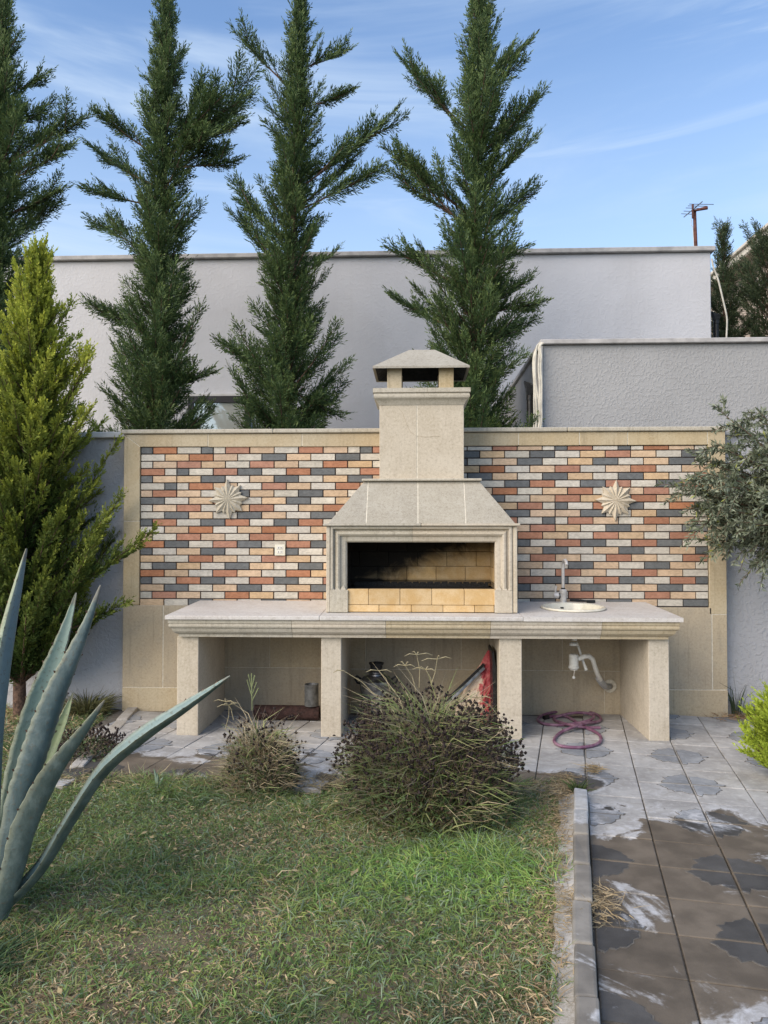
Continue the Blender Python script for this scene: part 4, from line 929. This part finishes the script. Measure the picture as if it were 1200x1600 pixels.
cy = [
 ('tall dark cypress cut off by the left edge, behind the golden conifer', (-4.62, 1.7), (-4.50, 1.7), 7.55, scp(PT, 1.12), 11, ex([(0, 260, 142, 185, -.2), (5, 150, 75, 118, 0), (0, 210, 80, 168, .1), (0, 340, 98, 298, -.1), (0, 375, 92, 325, .1), (10, 250, 90, 200, .2), (0, 290, 110, 235, -.3)])),
 ('tall dark cypress with a heavy side branch to the right, left of the window', (-2.83, 1.7), (-2.70, 1.7), 7.36, PT, 12, ex([(262, 262, 398, 122, -.15), (262, 250, 392, 160, .1), (265, 245, 375, 195, -.25), (268, 250, 350, 240, 0), (262, 260, 345, 185, .2), (262, 230, 352, 150, -.3), (265, 262, 372, 255, -.1), (262, 250, 320, 130, 0), (262, 240, 330, 215, -.35), (240, 240, 152, 182, -.1), (240, 290, 140, 235, .1), (235, 320, 135, 300, -.1), (230, 390, 142, 348, .1), (225, 520, 140, 480, -.1), (230, 610, 330, 590, -.2)])),
 ('tall dark cypress with one long bare-tipped branch to the right, right of the window', (-1.45, 1.7), (-1.24, 1.7), 7.33, scp(PT, .95), 13, ex([(460, 300, 620, 182, -.1), (462, 290, 590, 210, .15), (465, 330, 592, 268, -.15), (470, 320, 560, 250, .1), (455, 140, 368, 55, 0), (465, 110, 543, 82, .1), (465, 170, 545, 148, -.1), (450, 390, 365, 292, 0), (450, 430, 362, 340, .2), (440, 590, 345, 545, -.1), (440, 600, 530, 655, -.2)])),
 ('tall dark cypress standing directly behind the chimney', (0.49, 1.7), (0.70, 1.7), 7.27, scp(PT, 1.08), 14, ex([(728, 200, 625, 98, -.1), (728, 210, 650, 120, .1), (725, 330, 602, 235, -.1), (722, 345, 606, 272, .1), (722, 350, 630, 255, -.2), (740, 130, 828, 72, .1), (738, 150, 815, 100, -.1), (738, 250, 848, 155, -.1), (738, 260, 820, 190, .2), (735, 310, 838, 220, -.1), (735, 370, 834, 297, .1), (725, 450, 612, 390, -.1), (725, 520, 615, 470, 0), (725, 490, 845, 478, -.2), (725, 550, 832, 508, .1), (725, 490, 825, 440, .1), (728, 420, 818, 395, 0)])),
]
for lab, ba, to, zt4, pr, sd4, exl in cy:
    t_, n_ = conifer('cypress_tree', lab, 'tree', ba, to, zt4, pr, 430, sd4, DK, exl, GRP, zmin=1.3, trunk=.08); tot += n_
t_, n_ = conifer('golden_conifer', 'bushy golden green conifer in front of the pale wall, behind the agave', 'tree', (-3.27, -.16), (-3.14, -.16), 3.86, [(0, .46), (.35, .58), (.8, .60), (1.4, .56), (2.0, .45), (2.6, .34), (3.2, .21), (3.6, .10), (3.9, .03)], 520, 21, ((.030, .058, .018), (.085, .135, .030), (.1, .14, .04)), [(wp(60, 940, -.3), wp(238, 848, -.55)), (wp(70, 690, -.2), wp(140, 565, -.3)), (wp(60, 1000, -.3), wp(195, 950, -.4))], zmin=.26, incl=(34, 60), spray=(.08, .17), leaf=(.036, .013), trunk=.05, dens=.027, tipcol=(.40, .44, .06), tipband=(.22, .85), planar=False, plume=.25); tot += n_
t_, n_ = conifer('small_golden_conifer', 'small bright lime conifer at the right edge of the paving', 'shrub', tuple(gp(1232, 1222)[:2]), tuple(gp(1232, 1222)[:2]), .55, [(0, .13), (.10, .165), (.28, .16), (.42, .11), (.52, .04), (.58, .02)], 420, 31, ((.15, .23, .03), (.26, .36, .04), (.3, .4, .05)), zmin=.02, incl=(18, 46), spray=(.07, .10), leaf=(.030, .0095), trunk=.02, dens=.016, tipcol=(.38, .47, .055), tipband=(-.6, .4), planar=False, plume=.35); tot += n_
FY2 = 5.2
for lab, px, ptop, sd5, s, ex2 in (('slim conifer with a thin bare leader beside the corner of the white building', 1128, 352, 41, .9, ()), ('dark conifer at the right edge in front of the beige house', 1200, 360, 42, 1.1, ())):
    b_ = wp(px, 520, FY2 if px < 1150 else 4.6); tq = wp(px+2, ptop, b_[1])
    t_, n_ = conifer('background_conifer', lab, 'tree', (b_[0], b_[1]), (tq[0], tq[1]), tq[2], scp([(0, .8), (3.6, .72), (4.4, .50), (5.0, .30), (5.4, .13), (6.2, .05)] if px < 1150 else [(0, .8), (3.6, .72), (4.6, .5), (5.4, .32), (6.0, .12), (6.3, .03)], s), 150, sd5, ((.035, .055, .030), (.075, .105, .050), (.12, .15, .07)), (), 'conifers between the white building and the beige house', zmin=2.4, trunk=.06); tot += n_

# ------------------------------------------------------------------ olive tree
ob = np.array([3.28, -.62, 0.0])
ol = thing('olive_tree', 'grey green olive tree overhanging the right end of the brick wall', 'tree', tuple(ob))
tw = MB(); tw.tube([ob+np.array(q) for q in ((0, 0, -.06), (.02, .0, .5), (-.03, .02, 1.0), (-.05, 0, 1.4))], [.06, .05, .042, .034], 8)
bp, bd_, bc = [], [], []
cen = ob+np.array([-.05, 0, 1.4]); rr = random.Random(5)
tips = [wp(x, y, Y_) for x, y, Y_ in ((1062, 765, -.55), (1075, 745, -.6), (1085, 790, -.5), (1080, 815, -.6), (1110, 830, -.6), (1108, 848, -.55), (1095, 715, -.5), (1115, 690, -.6), (1125, 642, -.5), (1150, 660, -.7), (1185, 642, -.6), (1140, 705, -.7), (1135, 760, -.85), (1120, 780, -.3), (1150, 800, -.8), (1165, 850, -.6), (1180, 880, -.65), (1195, 870, -.4), (1160, 740, -.3), (1175, 700, -.8), (1200, 720, -.9), (1215, 660, -.6), (1240, 700, -.8), (1260, 760, -.9), (1230, 800, -1.0), (1210, 830, -.8), (1250, 860, -.6), (1290, 700, -.6), (1300, 800, -.7), (1105, 740, -.75), (1100, 800, -.7), (1090, 770, -.62), (1120, 720, -.5), (1145, 830, -.55), (1140, 780, -.5), (1190, 770, -.9), (1180, 820, -.9), (1195, 745, -.7), (1205, 690, -.4))]
for tip in tips:
    mid = cen+(tip-cen)*.5+np.array([0, rr.uniform(-.08, .08), rr.uniform(.02, .14)])
    path = smooth_path([cen, mid, tip], 7); tw.tube(path, list(np.linspace(.012, .0025, len(path))), 4, False)
    subs = [(path, 4)]
    for k in range(5, len(path)-1):
        for s_ in range(2):
            d_ = unit(path[min(k+2, len(path)-1)]-path[k-1]); v = unit(d_*.7+np.array([rr.uniform(-1, 1), rr.uniform(-1, 1), rr.uniform(-.9, .8)])*.8)
            L = rr.uniform(.10, .24); sp = [path[k]+v*L*f_+np.array([0, 0, -.05])*f_*f_ for f_ in np.linspace(0, 1, 6)]
            tw.tube(sp, .0018, 3, False); subs.append((sp, 0))
    for sp, st in subs:
        for k in range(st, len(sp)-1):
            d_ = unit(sp[k+1]-sp[k])
            for e_ in range(8):
                q = sp[k]+(sp[k+1]-sp[k])*rr.random(); v = unit(d_*.75+unit(np.array([rr.gauss(0, 1) for _ in range(3)]))*.8)
                bp.append(q); bd_.append(v); bc.append(rr.random())
bp, bd_, bc = map(np.array, (bp, bd_, bc)); nL = len(bp)
side = unit(np.cross(bd_, rng.normal(size=(nL, 3))))
Vx, Qx = leaves(bp, bd_, side, .034+.026*rng.random(nL), .0100+.005*rng.random(nL), .5)
col = np.array([.095, .12, .07])*(1-bc[:, None])+np.array([.28, .31, .225])*bc[:, None]
yel = (rng.random(nL) < .02)[:, None]; col = np.where(yel, np.array([.30, .32, .08]), col)
obj('trunk', tw, 'bark', ol); np_mesh('crown', Vx, Qx, np.repeat(col, 4, 0), 'olive', tuple(ob), ol); tot += nL
# ------------------------------------------------------------------ agave
ag0 = np.array([-1.68, -3.42, 0.0])
ag = thing('agave_plant', 'large blue green agave with toothed leaves at the left edge of the lawn', 'plant', tuple(ag0))
def agave_leaf(pts, nrm, inner, outer, yspread=(0, 0), cup=.55, seed=0):
    rr = random.Random(seed); P = []; Wd = []
    m = len(pts)
    for i, (x, y, w) in enumerate(pts):
        yy = ag0[1]+yspread[0]+(yspread[1]-yspread[0])*i/(m-1); p = wp(x, y, yy); P.append(p); Wd.append(w*(yy-CAM[1])/F)
    path = smooth_path(P, 9); n = len(path); Wi = np.interp(np.linspace(0, m-1, n), range(m), Wd)
    vs, cs = [], []; K = 11; nrm = np.array(nrm, float); rings = []
    teeth = MB()
    for i in range(n):
        d = unit(path[min(i+1, n-1)]-path[max(i-1, 0)]); nn = unit(nrm-d*np.dot(nrm, d)); s = np.cross(d, nn)
        w = max(Wi[i]*.86, .002); th = w*.12+.002; L = []
        wav = 1+.05*math.sin(i*1.9+seed)
        for k in range(K):
            t = -1+2*k/(K-1); L.append((path[i]+s*w*.5*t*wav+nn*w*cup*(t*t-.4), t, 1))
        for k in range(K):
            t = 1-2*k/(K-1); L.append((path[i]+s*w*.5*t*wav*.985+nn*(w*cup*(t*t-.4)-th*(1-t*t)-.0012), t, 0))
        rings.append(L)
        if i % 5 == 1 and i < n-4 and w > .02:
            for t in (-1, 1):
                e_ = path[i]+s*w*.5*t*wav+nn*w*cup*.6; tl = .006+.004*rr.random()
                teeth.add([e_-d*.006, e_+d*.006, e_+s*t*tl+d*.004+nn*.002, e_-nn*.003], [(0, 1, 2), (1, 3, 2), (3, 0, 2), (0, 3, 1)])
    V = np.array([q[0] for L in rings for q in L]); NR = 2*K
    Q = [(i*NR+k, i*NR+(k+1) % NR, (i+1)*NR+(k+1) % NR, (i+1)*NR+k) for i in range(n-1) for k in range(NR)]
    for i, L in enumerate(rings):
        f_ = i/(n-1)
        for q, t, u in L:
            c_ = np.array(inner if u else outer)
            if abs(t) > .88: c_ = c_*.5+np.array([.42, .42, .28])*.5
            if f_ > .93: c_ = c_*.35+np.array([.16, .13, .10])*.65
            cs.append(c_)
    lf = np_mesh('leaf', V, Q, np.array(cs), 'agave', tuple(ag0), ag, True)
    stuff(obj('thorns', teeth, 'bark', lf))
BG, DKG, LG = (.155, .225, .205), (.075, .112, .112), (.25, .32, .25)
agave_leaf([(-22, 1400, 60), (-20, 1300, 58), (-12, 1150, 52), (0, 1060, 44), (14, 980, 34), (28, 915, 20), (41, 857, 2)], (-.75, -.6, .1), LG, (.12, .17, .19), (0, .12), seed=1)
agave_leaf([(2, 1400, 50), (22, 1260, 56), (45, 1160, 58), (66, 1090, 52), (86, 1040, 42), (104, 985, 25), (119, 926, 2)], (-.35, -.9, .15), (.19, .27, .235), DKG, (.12, .26), .32, seed=2)
agave_leaf([(5, 1410, 48), (32, 1260, 52), (52, 1195, 54), (70, 1140, 53), (90, 1085, 46), (114, 1030, 34), (138, 972, 19), (157, 914, 2)], (-.75, .62, .2), (.19, .27, .235), (.065, .10, .105), (.02, .06), .30, seed=3)
agave_leaf([(20, 1330, 20), (52, 1240, 26), (70, 1198, 30), (86, 1160, 28), (101, 1122, 20), (114, 1083, 2)], (-.25, -.9, .35), (.30, .37, .21), (.14, .19, .15), (.2, .34), .3, seed=4)
agave_leaf([(2, 1430, 44), (22, 1370, 50), (44, 1290, 58), (78, 1218, 52), (106, 1175, 38), (132, 1140, 25), (163, 1094, 2)], (-.85, .35, .5), (.15, .20, .155), (.068, .098, .09), (-.08, -.16), .34, seed=5)
agave_leaf([(8, 1415, 34), (62, 1358, 36), (110, 1280, 36), (160, 1205, 38), (220, 1152, 38), (285, 1108, 27), (330, 1077, 13), (359, 1056, 2)], (-.55, -.38, .75), (.19, .27, .27), (.06, .092, .085), (-.05, -.22), .42, seed=6)
agave_leaf([(-25, 1420, 44), (-60, 1330, 52), (-100, 1230, 46), (-140, 1120, 26), (-160, 1060, 2)], (.6, -.3, .6), BG, DKG, (0, .2), seed=7)
agave_leaf([(-22, 1410, 40), (-40, 1290, 46), (-52, 1150, 40), (-50, 1010, 2)], (.2, -.8, .4), BG, DKG, (.1, .4), seed=9)

# ------------------------------------------------------------------ lawn
NB = 118000
x = rng.uniform(-3.3, 1.25, NB*3); y = -1.72-3.2*rng.random(NB*3)**1.25
vis = (np.abs(x+.05*(y+6.4)) < (y+6.4)*.53+.25)
keep = lawn_inside(x, y) & vis & (y > -5.0); x, y = x[keep][:NB], y[keep][:NB]
xe = rng.uniform(-4.2, -2.3, 16000); ye = rng.uniform(-1.9, .1, 16000); ke = lawn_inside(xe, ye) & (rng.random(16000) < .9); x = np.r_[x, xe[ke]]; y = np.r_[y, ye[ke]]
def fbm(x, y, s, seed):
    r_ = np.random.default_rng(seed); out = 0
    for o_ in range(5):
        for _ in range(3):
            a = r_.uniform(0, 6.28); ph = r_.uniform(0, 6.28); k = s*2**o_*r_.uniform(.7, 1.3); out = out+np.sin((x*math.cos(a)+y*math.sin(a))*k+ph)*.6**o_
    return out/4.2
n = len(x); gA = fbm(x, y, 1.7, 3); gB = fbm(x, y, 5.0, 4); gC = fbm(x, y, 2.4, 9)
zv = np.zeros(n)-.032+.008*fbm(x, y, 2.0, 6)
pp = (x-O2[0])*Vv[0]+(y-O2[1])*Vv[1]; edge = np.clip((pp+.42)/.3, 0, 1)
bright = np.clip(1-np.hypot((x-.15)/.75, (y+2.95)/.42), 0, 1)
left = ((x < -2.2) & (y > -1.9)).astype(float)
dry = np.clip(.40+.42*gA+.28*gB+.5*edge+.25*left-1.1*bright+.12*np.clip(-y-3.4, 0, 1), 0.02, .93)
isdry = rng.random(n) < dry*.72
cg = np.stack([.15+.06*rng.random(n)+.03*gC, .205+.08*rng.random(n)+.03*gC, .070+.03*rng.random(n)], 1)*(.8+.35*np.clip(gC, -1, 1))[:, None]
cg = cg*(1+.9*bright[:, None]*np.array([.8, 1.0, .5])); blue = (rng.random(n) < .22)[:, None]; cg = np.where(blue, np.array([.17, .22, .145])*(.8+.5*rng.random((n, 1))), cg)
cdr = np.array([.46, .375, .235])*(.45+.8*rng.random((n, 1))); cdr[:, 0] *= 1+.15*rng.random(n)
col = np.where(isdry[:, None], cdr, cg); col = np.clip(col*1.36, .005, .72)
lean = np.where(isdry, rng.uniform(.6, 3.5, n), rng.uniform(.25, 2.2, n)); az = rng.uniform(0, 6.283, n)
d = unit(np.stack([np.cos(az)*lean, np.sin(az)*lean, np.ones(n)], 1))
tuft = np.clip(fbm(x, y, 7, 12)*1.6+.0, 0, 1)
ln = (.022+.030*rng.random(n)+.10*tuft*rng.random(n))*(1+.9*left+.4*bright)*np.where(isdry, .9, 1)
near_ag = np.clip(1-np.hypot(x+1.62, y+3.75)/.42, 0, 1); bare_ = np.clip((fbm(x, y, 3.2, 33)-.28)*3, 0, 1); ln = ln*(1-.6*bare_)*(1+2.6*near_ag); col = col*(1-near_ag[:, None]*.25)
wd = .0034+.0034*rng.random(n)**2+.0025*left
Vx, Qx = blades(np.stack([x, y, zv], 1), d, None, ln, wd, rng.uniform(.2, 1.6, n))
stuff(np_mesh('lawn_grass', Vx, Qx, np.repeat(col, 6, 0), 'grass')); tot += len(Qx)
wn = 1500; wc_ = np.stack([rng.uniform(-2.2, .9, 90), rng.uniform(-4.6, -1.9, 90)], 1); wi = rng.integers(0, 90, wn)
P = np.c_[wc_[wi]+rng.normal(size=(wn, 2))*.035, np.full(wn, -.03)+.02*rng.random(wn)]; okw = lawn_inside(P[:, 0], P[:, 1]); P = P[okw]; wn = len(P)
a = rng.uniform(0, 6.28, wn); d_ = unit(np.c_[np.cos(a), np.sin(a), rng.uniform(.2, 1.4, wn)]); s_ = unit(np.cross(d_, np.array([0, 0, 1.])+rng.normal(size=(wn, 3))*.2))
Vx, Qx = leaves(P, d_, s_, .014+.022*rng.random(wn), .007+.008*rng.random(wn)); cc = np.array([.13, .20, .065])*(.6+.8*rng.random((wn, 1)))
stuff(np_mesh('lawn_weeds', Vx, Qx, np.repeat(cc, 4, 0), 'grass'))
wn = 260; P = np.c_[rng.uniform(-2.4, .95, wn), -1.8-2.9*rng.random(wn), np.full(wn, -.012)+.01*rng.random(wn)]; P = P[lawn_inside(P[:, 0], P[:, 1])]; wn = len(P)
a = rng.uniform(0, 6.28, wn); d_ = unit(np.c_[np.cos(a), np.sin(a), rng.uniform(-.2, .4, wn)]); s_ = unit(np.cross(d_, np.array([0, 0, 1.])+rng.normal(size=(wn, 3))*.5))
Vx, Qx = leaves(P, d_, s_, .02+.03*rng.random(wn), .008+.012*rng.random(wn)); cc = np.array([.42, .33, .18])*(.5+.7*rng.random((wn, 1)))
stuff(np_mesh('fallen_leaves', Vx, Qx, np.repeat(cc, 4, 0), 'dry'))
# straw litter along the kerb and on the paving edge, dead leaves by the wall
def litter(name, pts, spread, cnt, lmax, colr, label=None, flat=.25, z=.006):
    k = len(pts); P = np.array(pts)[rng.integers(0, k-1, cnt)]; t = rng.integers(0, k-1, cnt); u = rng.random(cnt)[:, None]
    P = np.array(pts)[t]*(1-u)+np.array(pts)[t+1]*u; b_ = np.c_[P+rng.normal(size=(cnt, 2))*spread, np.full(cnt, z)+rng.random(cnt)*.02]
    a = rng.uniform(0, 6.28, cnt); d_ = unit(np.c_[np.cos(a), np.sin(a), rng.random(cnt)*flat])
    c_ = np.array(colr)*(.5+.8*rng.random((cnt, 1)))
    Vx, Qx = blades(b_, d_, None, lmax*(.3+.7*rng.random(cnt)), .002+.0025*rng.random(cnt), rng.uniform(-.4, .8, cnt))
    return stuff(np_mesh(name, Vx, Qx, np.repeat(c_, 6, 0), 'dry'))
kp = lambda s, v=-.13: tuple(O2+U*s+Vv*v)
litter('dry_straw', [kp(ks-.05), kp(0), kp(-1), kp(-2.2)], .035, 1500, .06, (.40, .31, .19), z=.0)
litter('dry_straw', [kp(-1.55, -.02), kp(-1.75, .02)], .06, 420, .09, (.42, .33, .20), z=.0, flat=.3)
litter('dry_straw', [kp(.18, .05), kp(.05, .04)], .025, 140, .09, (.36, .27, .15), z=.01)
litter('dead_leaves', [(2.45, -.12), (2.75, -.22), (2.85, -.10)], .07, 420, .09, (.27, .17, .085), z=.01, flat=.6)
litter('dead_leaves', [(2.42, -.75), (2.62, -.82)], .05, 160, .08, (.34, .22, .11), z=.008)
litter('dry_straw', [(-2.3, -1.76), (-1.2, -1.80), (-.4, -1.80), (.3, -1.84), (.75, -1.88)], .07, 2600, .12, (.36, .30, .18), z=-.012, flat=.6)

# ------------------------------------------------------------------ dried shrubs and weeds
def shrub(name, label, c, rx, ry, h, nst, nhead, ngr, nstraw, nleaf, seed, green=.5, grp=None):
    rg = np.random.default_rng(seed); rr = random.Random(seed); c = np.array(c, float)
    t_ = thing(name, label, 'shrub', (c[0], c[1], -.05), grp); org = (c[0], c[1], -.05)
    # stems that carry seed heads
    st = MB(); hb_ = []
    for i in range(nst):
        a = rr.uniform(0, 6.283); q = rr.random()**.34; el = math.sqrt(max(1-q*q, 0))
        tip = c+np.array([rx*q*math.cos(a), ry*q*math.sin(a), h*(.30+.70*el)*rr.uniform(.72, 1.05)])
        b_ = c+np.array([rx*.45*q*math.cos(a), ry*.45*q*math.sin(a), -.05])
        m_ = (b_+tip)/2+np.array([math.cos(a)*.03, math.sin(a)*.03, .04])
        st.tube([b_, m_, tip], [.002, .0016, .0011], 3, False)
        for k in range(nhead):
            v = unit(np.array([rr.gauss(0, 1), rr.gauss(0, 1), rr.gauss(.5, .7)])); L = rr.uniform(.02, .075); e_ = tip+v*L
            st.tube([tip, e_], [.0010, .0008], 3, False); hb_.append(e_)
    obj('stems', st, 'drystem', t_)
    hb_ = np.array(hb_); oc = np.array([(1, 0, 0), (0, 1, 0), (-1, 0, 0), (0, -1, 0), (0, 0, 1.3), (0, 0, -1)]); m = len(hb_)
    V = hb_[:, None]+oc[None]*(.0062+.0042*rg.random((m, 1, 1)))*(1+.25*rg.normal(size=(m, 6, 1))); F_ = np.array([(0, 1, 4), (1, 2, 4), (2, 3, 4), (3, 0, 4), (1, 0, 5), (2, 1, 5), (3, 2, 5), (0, 3, 5)])
    Q = (np.arange(m)[:, None, None]*6+F_[None]).reshape(-1, 3); cc = np.array([.028, .020, .019])*(.6+1.2*rg.random((m, 1)))
    stuff(np_mesh('seed_heads', V.reshape(-1, 3), Q, np.repeat(cc, 6, 0), 'dry', org, t_))
    # small dark leaves through the mound
    a = rg.uniform(0, 6.283, nleaf); q = rg.random(nleaf)**.5; el = np.sqrt(1-q*q); f_ = .35+.65*rg.random(nleaf)
    P = c+np.stack([rx*.95*q*np.cos(a), ry*.95*q*np.sin(a), h*.80*el*f_+.0], 1)
    d_ = unit(rg.normal(size=(nleaf, 3))+np.array([0, 0, .4])); s_ = unit(np.cross(d_, rg.normal(size=(nleaf, 3))))
    Vx, Qx = leaves(P, d_, s_, .018+.022*rg.random(nleaf), .008+.010*rg.random(nleaf))
    bright_ = (rg.random(nleaf) < .45)[:, None]; cc = np.where(bright_, np.array([.10, .15, .06]), np.array([.04, .055, .026]))*(.6+.8*rg.random((nleaf, 1)))
    br2 = (rg.random(nleaf) < .35)[:, None]; cc = np.where(br2, np.array([.10, .072, .050])*(.5+rg.random((nleaf, 1))), cc)
    stuff(np_mesh('leaves', Vx, Qx, np.repeat(cc, 4, 0), 'leaf', org, t_))
    # long grass blades and straw arching out
    for nm, cnt, cA, cB, wdt, lo, hi, mt in (('grass_blades', ngr, (.19, .28, .09), (.42, .43, .20), .0062, .22, .70, 'grass'), ('straw', nstraw, (.38, .29, .18), (.60, .52, .35), .0036, .18, .75, 'dry')):
        a = rg.uniform(0, 6.283, cnt); q = rg.random(cnt)**.6
        b_ = c+np.stack([rx*.75*q*np.cos(a), ry*.75*q*np.sin(a), np.full(cnt, -.05)+h*.82*rg.random(cnt)**.7*np.sqrt(1-q*q)], 1)
        ln_ = rg.uniform(lo, hi, cnt)*h*(1.2-.55*q); le = rg.uniform(.1, 1.3, cnt)+q*.5
        d_ = unit(np.stack([np.cos(a+rg.normal(size=cnt)*.9)*le, np.sin(a+rg.normal(size=cnt)*.9)*le, np.ones(cnt)], 1))
        Vx, Qx = blades(b_, d_, None, ln_, wdt*(.6+.8*rg.random(cnt)), rg.uniform(.2, 1.5, cnt))
        w = rg.random((cnt, 1)); stuff(np_mesh(nm, Vx, Qx, np.repeat(np.array(cA)*(1-w)+np.array(cB)*w, 6, 0), mt, org, t_))
    return t_
MT['drystem'] = plain_mat('dry_stem', (0.14, 0.10, 0.075), 0.9, 0, 0.2, 30)
big = shrub('dried_bush', 'large half dried bush with dark seed heads in front of the middle niche', (gp(668, 1262)[0], -2.22, 0), .50, .36, .62, 560, 4, 2700, 1900, 8000, 3)
sml = shrub('dried_bush', 'smaller straw coloured bush in front of the left niche', (gp(408, 1225)[0], -1.86, 0), .24, .22, .40, 60, 3, 420, 2100, 1500, 4)
shrub('dried_bush', 'low heap of dead brown stems at the left end of the terrace', (-2.22, -1.30, 0), .27, .2, .16, 90, 3, 60, 420, 900, 5)
# tall stalks with forked tops over the bushes
def stalks(parent, lst, Yv):
    for x0, y0, x1, y1, k in lst:
        a, b_ = wp(x0, y0, Yv), wp(x1, y1, Yv); mb = MB(); mb.tube([a, (a+b_)/2+np.array([.01, 0, .01]), b_], [.0022, .002, .0014], 4, False)
        for j in range(k):
            ang = -1.2+2.4*j/max(k-1, 1)+random.uniform(-.2, .2); v = np.array([math.sin(ang)*1.1, random.uniform(-.5, .5), math.cos(ang)*.45])
            L = random.uniform(.05, .085); mb.tube([b_, b_+v*L*.6, b_+v*L+np.array([0, 0, -.016])], [.0022, .003, .0012], 4, False)
        obj('flower_stalk', mb, 'strawstalk', parent)
MT['strawstalk'] = plain_mat('straw_stalk', (0.40, 0.34, 0.20), 0.8, 0, 0.15, 30)
stalks(big, [(655, 1075, 651, 1023, 4), (650, 1080, 633, 1040, 4), (672, 1075, 683, 1030, 3), (676, 1080, 665, 1046, 4), (610, 1080, 592, 1048, 2), (590, 1090, 537, 1048, 1), (780, 1120, 745, 1090, 3), (742, 1180, 735, 1150, 5)], -2.15)
stalks(sml, [(352, 1140, 358, 1102, 4), (365, 1125, 352, 1096, 3)], -1.85)
wd0 = wp(393, 1112, -1.80); mb = MB()
for x0, y0, x1, y1 in ((394, 1110, 393, 1052), (394, 1090, 386, 1062), (394, 1085, 401, 1066), (393, 1075, 388, 1053), (394, 1072, 398, 1055), (394, 1095, 404, 1075)): mb.tube([wp(x0, y0, -1.8), wp(x1, y1, -1.8)], [.003, .0045], 5)
MT['weed'] = plain_mat('pale_green_weed', (0.22, 0.25, 0.12), 0.8, 0, 0.2, 30)
obj('weed_stalk', mb, 'weed', sml)
# weeds at the foot of the right wall and between the paving stones
def weed(label, c, r, h, cnt, colr, seed, name='weed_clump'):
    rg = np.random.default_rng(seed); a = rg.uniform(0, 6.283, cnt); q = rg.random(cnt); c = np.array(c, float)
    b_ = c+np.stack([r*.4*q*np.cos(a), r*.4*q*np.sin(a), np.full(cnt, -.01)], 1); le = rg.uniform(.1, .9, cnt)*r/h*2
    d_ = unit(np.stack([np.cos(a)*le, np.sin(a)*le, np.ones(cnt)], 1))
    Vx, Qx = blades(b_, d_, None, h*(.4+.7*rg.random(cnt)), .005+.005*rg.random(cnt), rg.uniform(.1, .9, cnt))
    o = np_mesh(name, Vx, Qx, np.repeat(np.array(colr)*(.6+.8*rg.random((cnt, 1))), 6, 0), 'grass', tuple(c)); o.location = tuple(c)
    return tag(o, label, 'weed')
weed('dark green weeds at the foot of the grey wall right of the brick wall', (2.86, .0, 0), .28, .16, 420, (.05, .075, .03), 1)
weed('tall thin weed in the corner between brick wall and grey wall', (2.63, .06, 0), .10, .42, 26, (.055, .075, .04), 2)
weed('small green weed at the head of the kerb', (*kp(ks+.07, -.05), 0), .07, .12, 60, (.08, .12, .04), 3)
weed('green and straw weeds against the pale wall left of the brick wall', (-2.75, -.05, 0), .34, .26, 420, (.16, .16, .07), 4)
weed('clump of long dark grass at the foot of the agave', (-1.60, -3.78, -.05), .36, .22, 700, (.055, .10, .05), 5, 'grass_clump')
for i, (px, py) in enumerate(((370, 1212), (240, 1222), (150, 1215))): pass
yv = thing('young_agave', 'tiny agave shoot in the lawn beside the paved strip', 'plant', (*gp(247, 1226)[:2], -.04))
for k, (dx, dz) in enumerate(((-.02, .10), (.035, .05), (.0, .07))):
    p = gp(247, 1226); obj('leaf', MB().tube([p+np.array([0, 0, -.05]), p+np.array([dx*.6, -.01, dz*.6]), p+np.array([dx, -.015, dz])], [.010, .008, .001], 5), 'youngleaf' if 'youngleaf' in MT else MT.setdefault('youngleaf', plain_mat('pale_agave', (.22, .30, .22), .5, 0, .1, 30)), yv)
